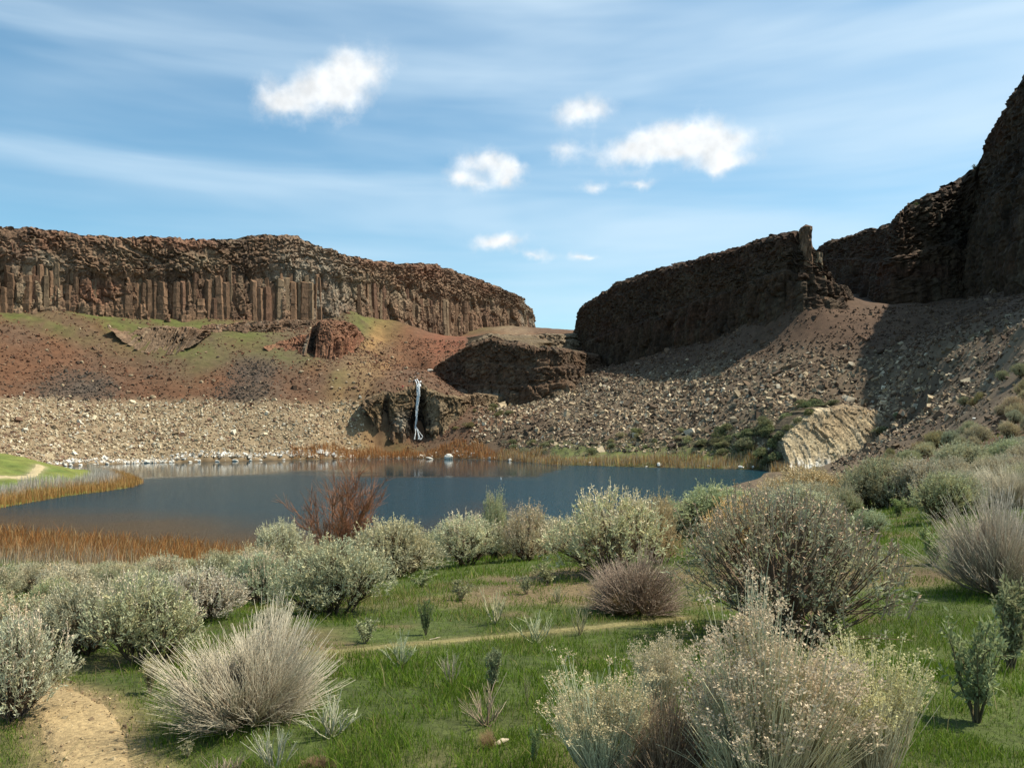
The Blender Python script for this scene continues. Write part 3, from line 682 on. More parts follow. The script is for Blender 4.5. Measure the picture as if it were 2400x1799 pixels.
# outcrops on the left talus
o1, i1 = cliff('red_bluff', [(622, 812, 806, 282), (640, 820, 792, 281), (700, 828, 776, 281), (714, 832, 768, 280), (720, 836, 756, 283), (730, 842, 746, 283), (740, 846, 742, 279), (770, 848, 738, 279), (800, 838, 742, 285), (828, 815, 755, 296), (850, 795, 785, 310)], mode='back', lean=8, tc=.5, seed=71, big=1.5, depth=14, step=.3, rowstep=.3, blk=.7, colw=1.5, embed=4,
               palette=(np.array((.17, .085, .05)), BROWN, np.array((.22, .13, .07)), np.array((.19, .075, .04))), pale=[(713, .4, 5, .4, PALE, 1.0), (728, .4, 10, .6, DARK * .5, 1.0)])  # DARK patch paints the gully's shade onto the rock
tag(o1, 'small red columnar bluff jutting from the left talus', 'outcrop')
o2, _ = cliff('ledge_outcrop', mode='back', pts=[(470, 772, 760, None), (500, 775, 757, None), (560, 778, 752, None), (620, 778, 750, None), (690, 775, 748, None), (730, 768, 748, None)], lean=2, tc=.0, seed=81, big=1.5, depth=6, step=.35, rowstep=.3, blk=.8, embed=3, palette=(BROWN, DARK, PALE * .6, DARK))
tag(o2, 'low dark rock ledge in grass below the column cliff', 'outcrop')
o3, _ = cliff('arc_outcrop', mode='back', pts=[(266, 770, 771, 270), (300, 792, 760, 268), (340, 806, 757, 267), (380, 814, 758, 267), (420, 812, 760, 269), (460, 798, 764, 274), (494, 778, 779, 283)], lean=9, tc=.9, seed=91, big=.8, depth=6, step=.3, rowstep=.3, blk=.7, colw=1.0, embed=3, palette=(np.array((.14, .095, .06)), BROWN, TANR * .9, BROWN))
tag(o3, 'shallow arc of stubby brown columns in the left talus', 'outcrop')

# pale outcrop at the right end of the lake
PO = [(1785, 1102, 1098, 182), (1815, 1106, 1068, 176), (1838, 1108, 1040, 170), (1856, 1110, 1022, 166.5), (1880, 1110, 1000, 167.5), (1910, 1108, 978, 168.5), (1950, 1100, 958, 170), (2000, 1082, 950, 172), (2050, 1052, 950, 174), (2090, 1018, 958, 176), (2118, 990, 978, 179)]
po, _ = cliff('pale_outcrop', PO, mode='back', lean=6.5, tc=.0, seed=101, big=.5, depth=12, step=.25, rowstep=.25, blk=.36, embed=3, palette=(np.array((.40, .325, .205)), np.array((.26, .185, .11)), np.array((.52, .45, .32)), np.array((.33, .245, .145))),
              pale=[(1890, .06, 45, .13, np.array((.75, .73, .67)), 2.0), (1815, .5, 26, .9, DARK, 1.2), (2080, .3, 40, .3, BROWN, .8), (2000, .02, 60, .10, BROWN, .9)])  # DARK patch paints the shadow on the outcrop's left side
tag(po, 'pale cream rock outcrop standing at the right end of the lake', 'outcrop')

# ------------------------------------------------------------------ loose stones
def stones(P3, size, col, seed, flat=.7):
    """angular blocks: jittered cubes, one per point"""
    rr = np.random.default_rng(seed); n = len(P3)
    base = np.array([(x, y, z) for z in (-1, 1) for y in (-1, 1) for x in (-1, 1)], float)
    V = base[None] * rr.uniform(.55, 1.1, (n, 8, 1)) + rr.uniform(-.25, .25, (n, 8, 3))
    V = V * np.stack([rr.uniform(.6, 1.3, n), rr.uniform(.6, 1.1, n), rr.uniform(.45, .9, n) * flat / .7], 1)[:, None]
    q = rr.normal(size=(n, 4)); q[:, 0] += 1.2; q /= np.linalg.norm(q, axis=1)[:, None]; a, b, c, d = q.T
    M = np.stack([np.stack([1 - 2 * (c * c + d * d), 2 * (b * c - d * a), 2 * (b * d + c * a)], -1), np.stack([2 * (b * c + d * a), 1 - 2 * (b * b + d * d), 2 * (c * d - b * a)], -1), np.stack([2 * (b * d - c * a), 2 * (c * d + b * a), 1 - 2 * (b * b + c * c)], -1)], 1)
    V = np.einsum('nij,nkj->nki', M, V) * (size / 2)[:, None, None] + P3[:, None]
    f = np.array([(0, 2, 3, 1), (4, 5, 7, 6), (0, 1, 5, 4), (2, 6, 7, 3), (0, 4, 6, 2), (1, 3, 7, 5)])
    Fc = (np.arange(n)[:, None, None] * 8 + f[None]).reshape(-1, 4)
    return V.reshape(-1, 3), Fc, np.repeat(col, 8, 0)
def pick(rr, n, cols, wts): return np.array(cols)[rr.choice(len(cols), n, p=np.array(wts) / sum(wts))] * rr.uniform(.75, 1.25, (n, 1))

LPX, LPY = np.array([p[0] for p in path3(LEFT)]), np.array([p[1] for p in path3(LEFT)])
def stones_left():
    rr = np.random.default_rng(201); N = 125000
    x = rr.uniform(-190, 0, N); y = rr.uniform(185, 345, N)
    sd = lake_sd(x, y); z = ground(x, y)
    ok = (sd > .2) & (y < np.interp(x, LPX, LPY) - 1) & (np.abs(x / y) < .66) & (x < -8 - (y - 240) * .1)
    n1 = fbm(x / 9, y / 9, seed=21); n2 = fbm(x / 5, y / 5, seed=203)
    pale = (z + n1 * 1.6 + rr.normal(0, .8, N) < 16.2) & (x < -44)
    gray = np.zeros(N)
    for b, colr, s in BL2:
        if b is not None and colr[0] < .09: gray += np.exp(-(((x - b[0]) / b[2]) ** 2 + ((y - b[1]) / b[3]) ** 2))
    green = np.zeros(N)
    for b, colr, s in BL2:
        if b is not None and colr[1] > colr[0]: green += np.exp(-(((x - b[0]) / b[2]) ** 2 + ((y - b[1]) / b[3]) ** 2))
    prob = np.where(pale, 1.0, np.clip(.30 + .5 * gray + .25 * n2, .05, .9)) * np.clip(1 - green, .1, 1)
    ok &= rr.random(N) < prob
    x, y, z, pale, gray, sd = [a[ok] for a in (x, y, z, pale, gray, sd)]; n = len(x)
    cp = pick(rr, n, [(.47, .395, .27), (.36, .285, .18), (.25, .18, .11), (.58, .53, .42), (.19, .115, .075)], [4, 4, 3.4, 1.0, 2.2])
    cr = pick(rr, n, [(.145, .068, .038), (.11, .056, .034), (.22, .145, .09), (.08, .05, .033)], [5, 3, 1.6, 2])
    cg = pick(rr, n, [(.085, .066, .050), (.060, .048, .038), (.15, .115, .082)], [3, 3, 1])
    col = np.where(pale[:, None], cp, np.where((gray > .45)[:, None], cg, cr))
    wl = (sd < 2.4) & (x > -105); col[wl] = pick(rr, int(wl.sum()), [(.70, .67, .60), (.56, .51, .43), (.40, .34, .26)], [3, 3, 2])
    size = np.where(pale, rr.lognormal(-.86, .40, n), rr.lognormal(-.98, .40, n)); size[wl] *= 1.15
    return stones(np.stack([x, y, z + size * .06], 1), size, col, 202)
V, f_, c_ = stones_left()
o = link('talus_rubble', mkmesh('talus_rubble', V, f_, [M_STONE], c_)); tag(o, 'pale and red rubble covering the sunlit left talus', 'rubble', kind='stuff')
def stones_right():
    rr = np.random.default_rng(211); N = 138000
    x = rr.uniform(-12, 140, N); y = rr.uniform(55, 330, N) ** 1.0
    sd = lake_sd(x, y); z = ground(x, y); d = np.hypot(x, y)
    fx = np.array([P(p[0], p[1], p[3])[:2] for p in FIN]); wl = path3(RIGHT)
    wallx = np.interp(y, np.concatenate([[60, 110, 160], wl[::-1, 1]]), np.concatenate([[136, 130, 126], wl[::-1, 0]]))
    finx = np.interp(y, fx[::-1, 1], fx[::-1, 0], left=999)
    n1 = fbm(x / 9, y / 9, seed=213); n2 = .5 * fbm(x / 22, y / 22, seed=214) + .8 * fbm((x * .6 - y * .8) / 7, (x * .8 + y * .6) / 60, seed=25, octv=3)
    ok = (sd > 1.0) & (x < wallx) & (x < np.where(y > 235, finx + 2, 999)) & (x / y < .68) & (z > 3.2 + n1 * 1.5) & (d > 62)
    ok &= ~((y > 290) & (x < 22))
    ok &= rr.random(N) < np.clip(.70 + .5 * n2 - sstep(24, 38, z) * .38, .10, 1)
    x, y, z, d, n2 = [a[ok] for a in (x, y, z, d, n2)]; n = len(x)
    ca = pick(rr, n, [(.42, .335, .22), (.28, .21, .135), (.15, .105, .068), (.50, .43, .32), (.075, .053, .036)], [2.8, 3.6, 3.6, 1.0, 3.4])
    cb = pick(rr, n, [(.105, .063, .040), (.078, .050, .034), (.18, .122, .08)], [4, 4, 1])
    t = sstep(20, 31, z + 5 * n2 + rr.normal(0, 2, n))[:, None]
    nb = sstep(150, 105, d)[:, None] * .7
    col = ca * (1 - t) + cb * t; col = col * (1 - nb) + pick(rr, n, [(.10, .067, .044), (.17, .122, .078), (.32, .26, .18)], [4, 3, 1]) * nb
    col = col * (1 + .45 * np.clip(n2, -1, 1))[:, None]
    size = rr.lognormal(-.84, .50, n) * np.clip(d / 190, .40, 1.1) * np.where(t[:, 0] > .5, .75, 1)
    return stones(np.stack([x, y, z + size * .06], 1), size, col, 212)
V, f_, c_ = stones_right()
o = link('slope_scree', mkmesh('slope_scree', V, f_, [M_STONE], c_)); tag(o, 'grey and tan scree spread below the shadowed right cliffs', 'scree', kind='stuff')

# single boulders
def boulder_mesh(i, colr):
    rr = np.random.default_rng(300 + i); nu, nv = 9, 7
    V = [(0, 0, -1)]
    for a in range(1, nv - 1):
        ph = -math.pi / 2 + math.pi * a / (nv - 1)
        for b in range(nu): th = 2 * math.pi * b / nu + a * .3; V.append((math.cos(ph) * math.cos(th), math.cos(ph) * math.sin(th), math.sin(ph)))
    V.append((0, 0, 1)); V = np.array(V)
    for _ in range(11):
        nrm = rr.normal(size=3); nrm /= np.linalg.norm(nrm); dd = V @ nrm; lim = rr.uniform(.5, .8)
        V = V - np.outer(np.clip(dd - lim, 0, None), nrm)
    V = V * np.array([rr.uniform(.85, 1.25), rr.uniform(.75, 1.0), rr.uniform(.5, .75)]) + rr.uniform(-.04, .04, V.shape)
    q, t = [], []
    for b in range(nu):
        t.append((0, 1 + (b + 1) % nu, 1 + b)); k = 1 + (nv - 3) * nu; t.append((k + b, k + (b + 1) % nu, len(V) - 1))
        for a in range(nv - 3): k = 1 + a * nu; q.append((k + b, k + (b + 1) % nu, k + nu + (b + 1) % nu, k + nu + b))
    return mkmesh('boulder', V * .5, [np.array(q), np.array(t)], [M_BOULDER], np.repeat(np.array(colr)[None], len(V), 0))
BM = {k: [boulder_mesh(10 * q + i, c) for i in range(4)] for q, (k, c) in enumerate({'tan': (.36, .28, .18), 'brown': (.17, .105, .068), 'dark': (.10, .072, .052), 'white': (.62, .59, .52), 'grey': (.28, .25, .21)}.items())}
def boulder(px, py, wpx, key, label, group=None, hs=1.0, name='boulder', Y=None):
    h = hit(px, py)
    if h is None: return None
    o = bpy.data.objects.new(name, random.choice(BM[key])); COL.objects.link(o)
    s = wpx / F * h[1]; o.scale = (s, s, s * hs); o.rotation_euler = (random.uniform(-.25, .25), random.uniform(-.25, .25), random.uniform(0, 6.28))
    o.location = (h[0], h[1], max(h[2], 0) + s * .12)
    return tag(o, label, 'rock', group)
boulder(1053, 1082, 24, 'white', 'big white boulder at the far waterline right of the waterfall', hs=1.3)
boulder(1006, 1083, 24, 'white', 'low flat white rock lying in the shallows below the waterfall', hs=.3)
boulder(1008, 872, 20, 'grey', 'pale grey boulder on the rim upstream of the waterfall', hs=.9)
for (px, py, wp, k, lb) in [(358, 933, 20, 'tan', 'tan boulder resting where red talus turns to pale rubble'), (354, 884, 16, 'dark', 'dark boulder alone in the middle of the left talus'), (234, 835, 13, 'dark', 'small dark boulder high on the left talus'),
                            (510, 838, 11, 'dark', 'black boulder between the two outcrops on the left talus'), (393, 753, 20, 'brown', 'brown boulder in the grass right below the columns'), (256, 767, 11, 'tan', 'tan boulder in grass left of the column arc'),
                            (306, 882, 13, 'tan', 'tan slab left of the dark boulder on the talus'), (707, 873, 15, 'tan', 'flat tan slab below the red bluff'), (745, 668, 1, 'tan', ''), (743, 722, 1, 'tan', ''), (472, 896, 13, 'tan', 'tan boulder on the red talus below the grass tongue'),
                            (80, 963, 9, 'tan', ''), (491, 985, 16, 'brown', 'brown boulder in the pale rubble band'), (728, 950, 13, 'brown', 'brown slab at the top of the pale rubble band'), (2284, 983, 13, 'white', 'single white boulder on the dark scree at the right'),
                            (1697, 827, 12, 'tan', 'tan boulder at the top of the lit scree under the fin'), (1610, 845, 12, 'tan', 'tan rock at the shade edge under the fin'), (1420, 982, 16, 'tan', 'large tan boulder low in the middle of the scree'), (1752, 928, 14, 'tan', 'tan boulder in the lit scree above the sagebrush bench'),
                            (1975, 962, 28, 'grey', 'flat grey slab on top of the pale outcrop'), (2045, 945, 18, 'grey', 'grey slab leaning behind the pale outcrop')]:
    if lb: boulder(px, py, wp, k, lb)
def scatter_boulders(n, box, keys, wr, label, group, seed, ok=None):
    rr = random.Random(seed); c = 0
    for _ in range(n * 4):
        if c >= n: break
        px, py = rr.uniform(box[0], box[1]), rr.uniform(box[2], box[3])
        if ok and not ok(px, py): continue
        if boulder(px, py, rr.uniform(*wr), rr.choice(keys), label, group): c += 1
scatter_boulders(50, (20, 760, 770, 925), ['tan', 'brown', 'brown', 'dark', 'tan'], (6, 12), 'small loose boulder scattered over the red left talus', 'boulders on the red talus', 1)
scatter_boulders(40, (760, 960, 800, 960), ['tan', 'brown', 'tan'], (6, 13), 'small tan boulder on the ochre gully slope left of the waterfall', 'boulders in the ochre gully', 2)
scatter_boulders(36, (60, 740, 945, 1070), ['tan', 'white', 'brown', 'tan'], (7, 12), 'loose block in the pale rubble band above the left shore', 'blocks in the pale rubble', 3)
scatter_boulders(50, (1150, 2000, 870, 1010), ['tan', 'tan', 'grey', 'brown', 'dark'], (8, 14), 'loose block in the lit scree below the fin', 'blocks in the lit scree', 4, lambda a, b: b > 1010 - (a - 1150) * .2)
scatter_boulders(30, (2080, 2400, 790, 1000), ['dark', 'brown', 'brown', 'tan'], (8, 18), 'loose block on the dark scree at the right edge', 'blocks in the dark scree', 5)
for i in range(32):
    px = random.uniform(125, 730) if i < 26 else random.uniform(300, 690); yy = np.interp(px, [125, 250, 400, 600, 740], [1094, 1088.5, 1084.5, 1080.5, 1077.5])
    boulder(px, yy - random.uniform(0.2, 1.5), random.uniform(8, 16), 'white', 'bleached white rock in the row along the left far waterline', 'white rocks along the waterline')
for px, py, wp in [(1148, 1078, 14), (1160, 1076, 9), (1195, 1083, 12), (1380, 1088, 14), (1515, 1092, 9), (1545, 1093, 15), (1660, 1096, 10), (1738, 1098, 16), (1765, 1098, 10)]:
    boulder(px, py - 1.5, wp, 'white', 'pale rock among the reeds on the right far shore', 'pale rocks on the right far shore', hs=1.1)
for i in range(16):
    boulder(968 + random.uniform(-10, 26), 902 - i * 1.8 + random.uniform(-2, 2), random.uniform(5, 9), random.choice(['dark', 'tan', 'grey']), 'wet block in the stream bed above the waterfall', 'blocks in the stream bed')

# ------------------------------------------------------------------ plant building blocks
def plant_mat(name, translucent=.25, rough=.8, hue=0.0):
    m = bpy.data.materials.new(name); m.use_nodes = True; m.node_tree.nodes.clear(); n = NT(m.node_tree)
    at = n.new('ShaderNodeAttribute'); at.attribute_name = 'Col'; oi = n.new('ShaderNodeObjectInfo')
    c = n.mix(1.0, at.outputs['Color'], oi.outputs['Color'], 'MULTIPLY')
    d = n.new('ShaderNodeBsdfDiffuse'); n.link(c, d.inputs[0]); sh = d.outputs[0]
    if translucent:
        t = n.new('ShaderNodeBsdfTranslucent'); n.link(c, t.inputs[0]); mx = n.new('ShaderNodeMixShader'); mx.inputs[0].default_value = translucent
        n.link(sh, mx.inputs[1]); n.link(t.outputs[0], mx.inputs[2]); sh = mx.outputs[0]
    o = n.new('ShaderNodeOutputMaterial'); n.link(sh, o.inputs[0]); return m
M_LEAF = plant_mat('leaf', .30); M_STEM = plant_mat('stem', 0.0); M_GRASS = plant_mat('grass_blade', .35); M_REED = plant_mat('reed_blade', .25)

def unit(v): return v / (np.linalg.norm(v, axis=-1, keepdims=True) + 1e-9)
def tubes(Cv, r, col, sides=3):
    Cv = np.asarray(Cv, float); n, k, _ = Cv.shape; r = np.broadcast_to(r, (n, k)); col = np.asarray(col, float)
    if col.ndim == 1: col = np.broadcast_to(col, (n, k, 3))
    elif col.ndim == 2: col = np.broadcast_to(col[:, None], (n, k, 3))
    T = unit(np.gradient(Cv, axis=1)); ref = np.where(np.abs(T[..., 2:3]) < .9, np.array([0, 0, 1.0]), np.array([1.0, 0, 0]))
    A = unit(np.cross(T, ref)); B = np.cross(T, A)
    an = np.arange(sides) / sides * 2 * np.pi
    V = Cv[:, :, None] + (A[:, :, None] * np.cos(an)[None, None, :, None] + B[:, :, None] * np.sin(an)[None, None, :, None]) * r[:, :, None, None]
    idx = np.arange(n * k * sides).reshape(n, k, sides); nx = np.roll(idx, -1, 2)
    Fq = np.stack([idx[:, :-1], nx[:, :-1], nx[:, 1:], idx[:, 1:]], -1).reshape(-1, 4)
    return V.reshape(-1, 3), Fq, np.repeat(col[:, :, None], sides, 2).reshape(-1, 3)
def leaf_quads(p, d, ln, wd_, col, rr):
    d = unit(d); sdv = unit(np.cross(d, rr.normal(size=d.shape))); up = np.cross(sdv, d)
    ln = ln[:, None]; wd_ = wd_[:, None]
    m = p + d * ln * .55 + up * ln * .06
    V = np.stack([p, m + sdv * wd_ / 2, p + d * ln, m - sdv * wd_ / 2], 1)
    return V.reshape(-1, 3), np.arange(len(p) * 4).reshape(-1, 4), np.repeat(col, 4, 0)
def join(parts):
    V, Fq, Cc, k = [], [], [], 0
    for v, f, c in parts: V.append(v); Fq.append(f + k); Cc.append(c); k += len(v)
    return np.concatenate(V), np.concatenate(Fq), np.concatenate(Cc)
def curve(p0, p1, k, bow, rr, wig=0.0):
    """curves from p0 to p1 (n,3) leaving along bow"""
    t = np.linspace(0, 1, k)[None, :, None]
    c = p0[:, None] * (1 - t) ** 2 + 2 * (p0 + bow)[:, None] * t * (1 - t) + p1[:, None] * t ** 2
    if wig: c[:, 1:-1] += rr.normal(0, wig, c[:, 1:-1].shape)
    return c

def sage_mesh(seed, spikes=1000, per=15, leaf=.040, lobes=9, open_=0.0, stalks=120, green=(.430, .420, .310), tan=(.56, .49, .35), bark=(.085, .066, .05), spike=.17, low=.55, flat=1.0):
    rr = np.random.default_rng(seed)
    a = rr.uniform(0, 2 * np.pi, lobes); rad = np.sqrt(rr.uniform(.02, 1, lobes)) * .33
    lc_ = np.stack([np.cos(a) * rad, np.sin(a) * rad, rr.uniform(.30, .66, lobes) - rad * .45 * flat], 1); lr = rr.uniform(.17, .27, lobes)
    lc_[0] = (0, 0, .58); lr[0] = .26
    per_l = rr.multinomial(spikes, lr ** 2 / np.sum(lr ** 2)); pts, outs, lob = [], [], []
    for i in range(lobes):
        d = unit(rr.normal(size=(per_l[i] * 2, 3))); d = d[d[:, 2] > -low - .15][:per_l[i]]
        pp = lc_[i] + d * (lr[i] * rr.uniform(.62, 1.0, (len(d), 1))) * np.array([1, 1, 1.15]); pts.append(pp); outs.append(d); lob += [i] * len(d)
    pts, outs, lob = np.concatenate(pts), np.concatenate(outs), np.array(lob)
    keep_ = np.ones(len(pts), bool)
    for i in range(lobes): keep_ &= ~((np.linalg.norm((pts - lc_[i]) / np.array([1, 1, 1.15]), axis=1) < lr[i] * .6) & (lob != i))
    if open_: keep_ &= fbm(pts[:, 0] * 5, pts[:, 1] * 5, pts[:, 2] * 5, seed=seed + 3) > (open_ - .5)
    pts, outs, lob = pts[keep_], outs[keep_], lob[keep_]; n = len(pts)
    d = unit(outs * .40 + np.array([0, 0, .95]) + rr.normal(0, .22, (n, 3))); L = spike * rr.uniform(.6, 1.25, n)
    tipc = rr.uniform(.8, 1.2, (n, 1)) * np.where(rr.random((n, 1)) < .25, np.array([1.15, 1.05, .95]), np.array([1., 1., 1.]))
    t = rr.uniform(0, 1, (n, per)); pos_ = pts[:, None] + d[:, None] * (t * L[:, None])[..., None] + rr.normal(0, .008, (n, per, 3))
    ld = d[:, None] * .9 + rr.normal(0, .48, (n, per, 3))
    cl = np.array(green)[None, None] * tipc[:, None] * rr.uniform(.75, 1.25, (n, per, 1)); cl = cl.reshape(-1, 3)
    ll = leaf * rr.uniform(.6, 1.35, n * per); fol = leaf_quads(pos_.reshape(-1, 3), ld.reshape(-1, 3), ll, ll * .30, cl, rr)
    # wood
    br = []
    b0 = rr.normal(0, .025, (lobes, 3)); b0[:, 2] = -.03
    main = curve(b0, lc_ - np.array([0, 0, .05]), 7, (lc_ * np.array([.55, .55, .18])), rr, .012)
    br.append(tubes(main, np.linspace(.018, .008, 7)[None] * np.ones((lobes, 1)), np.array(bark), 5))
    st = main[lob, rr.integers(3, 7, n)]; sel = rr.random(n) < .55
    tw = curve(st[sel], (pts + d * L[:, None] * .8)[sel], 5, (outs * .03 + d * .02)[sel], rr, .006)
    br.append(tubes(tw, np.linspace(.0055, .0018, 5)[None] * np.ones((sel.sum(), 1)), np.array(bark) * np.array([1.25, 1.2, 1.1]), 3))
    wood = join(br)
    sk = None
    if stalks:
        hi = np.nonzero(outs[:, 2] > .15)[0]; k = rr.choice(hi, min(stalks, len(hi)), replace=False)
        top = pts[k] + unit(outs[k] * .25 + np.array([0, 0, 1]) + rr.normal(0, .1, (len(k), 3))) * (spike * rr.uniform(1.1, 2.0, (len(k), 1)))
        cs = curve(pts[k], top, 4, d[k] * .03, rr)
        s1 = tubes(cs, np.linspace(.0032, .0018, 4)[None] * np.ones((len(k), 1)), np.array(tan) * .9)
        m_ = 8; tt = rr.uniform(.35, 1, (len(k), m_)); pp = pts[k][:, None] * (1 - tt[..., None]) + top[:, None] * tt[..., None]
        dd_ = unit(top - pts[k])[:, None] + rr.normal(0, .5, (len(k), m_, 3)); ln_ = np.full(len(k) * m_, leaf * .75)
        sk = join([s1, leaf_quads(pp.reshape(-1, 3), dd_.reshape(-1, 3), ln_, ln_ * .35, np.array(tan)[None] * rr.uniform(.7, 1.3, (len(k) * m_, 1)), rr)])
    out = {'branches': mkmesh('branches', *wood[:2], [M_STEM], wood[2], smooth=True), 'foliage': mkmesh('foliage', *fol[:2], [M_LEAF], fol[2])}
    if sk: out['seed_stalks'] = mkmesh('seed_stalks', *sk[:2], [M_STEM], sk[2])
    return out

def broom_mesh(seed, mains=180, kids=8, polar=(10, 95), height=1.0, r0=.005, base=(.17, .13, .10), tip=(.46, .42, .36), up=.35, heads=0, headc=(.44, .35, .20), spread=.09, leafy=0, leafc=(.3, .32, .22), k=6, sphere=True):
    """many fine stems fanning from one root"""
    rr = np.random.default_rng(seed); _fit = []
    def fit(v):
        if not _fit: _fit.append(np.array([.5 / np.percentile(np.hypot(v[:, 0], v[:, 1]), 98.5)] * 2 + [1.0 / np.percentile(v[:, 2], 99.3)]))
        return v * _fit[0]
    az = rr.uniform(0, 2 * np.pi, mains); u_ = rr.uniform(0, 1, mains) ** .8; po_ = np.radians(polar[0] + (polar[1] - polar[0]) * u_)
    d = np.stack([np.cos(az) * np.sin(po_), np.sin(az) * np.sin(po_), np.cos(po_)], 1)
    lump = 1 + .28 * fbm(az * 1.3, po_ * 2, seed=seed, octv=3)
    ln = rr.uniform(.75, 1.0, mains) * lump
    ext = np.stack([d[:, 0] * .5, d[:, 1] * .5, d[:, 2] * .98], 1) * ln[:, None]
    ext[:, 2] += up * .42 * np.sin(po_) * ln; ext *= (1 + .16 * np.cos(az * 2 + seed))[:, None]
    p0 = rr.normal(0, .022, (mains, 3)); p0[:, 2] = np.abs(p0[:, 2]) * .5
    bow = ext * np.array([.72, .72, .5]) - np.array([0, 0, 1])[None] * (ext[:, 2:3] * .28 * np.sin(po_)[:, None])
    mc = curve(p0, ext * .72, k, bow * .72, rr, .006)
    parts = [tubes(mc, np.linspace(r0 * 1.7, r0 * .8, k)[None] * rr.uniform(.7, 1.4, (mains, 1)), lerp(np.array(base), np.array(tip), np.linspace(0, .55, k) ** 1.3)[None] * rr.uniform(.7, 1.2, (mains, 1, 1)))]
    ki = np.repeat(np.arange(mains), kids); n = len(ki); ti = rr.integers(max(1, k // 3), k - 1, n)
    s0 = mc[ki, ti]; e = ext[ki] * rr.uniform(.78, 1.08, (n, 1)) + rr.normal(0, spread, (n, 3)) * np.array([.6, .6, .5]); e[:, 2] += rr.uniform(0, .10, n)
    e[:, 2] = np.maximum(e[:, 2], .015)
    kc = curve(s0, e, 5, (mc[ki, ti + 1] - s0) * 1.2 + rr.normal(0, .012, (n, 3)), rr, .004)
    g_ = np.linspace(.25, 1, 5)[None, :] * np.ones((n, 1))
    parts.append(tubes(kc, np.linspace(r0 * .9, r0 * .45, 5)[None] * rr.uniform(.7, 1.3, (n, 1)), lerp(np.array(base), np.array(tip), g_) * rr.uniform(.65, 1.25, (n, 1, 1))))
    st = join(parts); out = {'stems': mkmesh('stems', fit(st[0]), st[1], [M_STEM], st[2], smooth=True)}
    if heads:
        up_ = np.argsort(-kc[:, -1, 2] - .35 * np.hypot(kc[:, -1, 0], kc[:, -1, 1]))[:int(n * .8)]; hs = rr.choice(up_, min(heads, len(up_)), replace=False); per = 22
        dirt_ = unit(kc[hs, -1] - kc[hs, -2]); pp = kc[hs, -1][:, None] + rr.normal(0, .014, (len(hs), per, 3)) + dirt_[:, None] * rr.uniform(-.03, .02, (len(hs), per, 1))
        dd_ = dirt_[:, None] * .9 + rr.normal(0, .6, (len(hs), per, 3)); ln_ = rr.uniform(.010, .023, len(hs) * per)
        hq = leaf_quads(pp.reshape(-1, 3), dd_.reshape(-1, 3), ln_, ln_ * .55, np.array(headc)[None] * rr.uniform(.6, 1.35, (len(hs) * per, 1)) , rr)
        out['seed_heads'] = mkmesh('seed_heads', fit(hq[0]), hq[1], [M_LEAF], hq[2])
    if leafy:
        j = rr.integers(0, n, leafy); tt = rr.integers(1, 5, leafy); pp = kc[j, tt]; dd_ = unit(kc[j, tt] - kc[j, tt - 1]) + rr.normal(0, .5, (leafy, 3)); ln_ = rr.uniform(.025, .05, leafy)
        lq = leaf_quads(pp, dd_, ln_, ln_ * .22, np.array(leafc)[None] * rr.uniform(.7, 1.3, (leafy, 1)), rr); out['foliage'] = mkmesh('foliage', fit(lq[0]), lq[1], [M_LEAF], lq[2])
    return out

def leafy_mesh(seed, stems=9, twigs=16, per=22, leaf=.075, green=(.135, .170, .095), bark=(.12, .09, .065), lean=28, tuftlen=.16):
    """upright young sagebrush: woody stems with clusters of spoon-shaped leaves"""
    rr = np.random.default_rng(seed)
    az = rr.uniform(0, 2 * np.pi, stems); po_ = np.radians(rr.uniform(3, lean, stems)); L = rr.uniform(.7, 1.0, stems)
    tip = np.stack([np.cos(az) * np.sin(po_), np.sin(az) * np.sin(po_), np.cos(po_)], 1) * L[:, None]; tip[:, :2] *= .75
    mc = curve(rr.normal(0, .02, (stems, 3)) * np.array([1, 1, 0]), tip * .92, 7, tip * .35, rr, .012)
    parts = [tubes(mc, np.linspace(.014, .005, 7)[None] * np.ones((stems, 1)), np.array(bark), 4)]
    ki = np.repeat(np.arange(stems), twigs); n = len(ki); ti = rr.integers(2, 7, n); s0 = mc[ki, ti]
    d = unit(rr.normal(0, .55, (n, 3)) + np.array([0, 0, .9]) + unit(tip[ki]) * .3); e = s0 + d * rr.uniform(.4, 1.2, (n, 1)) * tuftlen
    kc = curve(s0, e, 4, d * .03, rr, .004); parts.append(tubes(kc, np.linspace(.0045, .0025, 4)[None] * np.ones((n, 1)), np.array(bark) * 1.2))
    t = rr.uniform(.15, 1.05, (n, per)); pp = s0[:, None] + (e - s0)[:, None] * t[..., None] + rr.normal(0, .008, (n, per, 3)); dd_ = d[:, None] * .6 + rr.normal(0, .6, (n, per, 3))
    ln_ = leaf * rr.uniform(.5, 1.1, n * per); fq = leaf_quads(pp.reshape(-1, 3), dd_.reshape(-1, 3), ln_, ln_ * .38, np.array(green)[None] * rr.uniform(.7, 1.4, (n * per, 1)), rr)
    w_ = join(parts)
    return {'branches': mkmesh('branches', *w_[:2], [M_STEM], w_[2], smooth=True), 'foliage': mkmesh('foliage', *fq[:2], [M_LEAF], fq[2])}

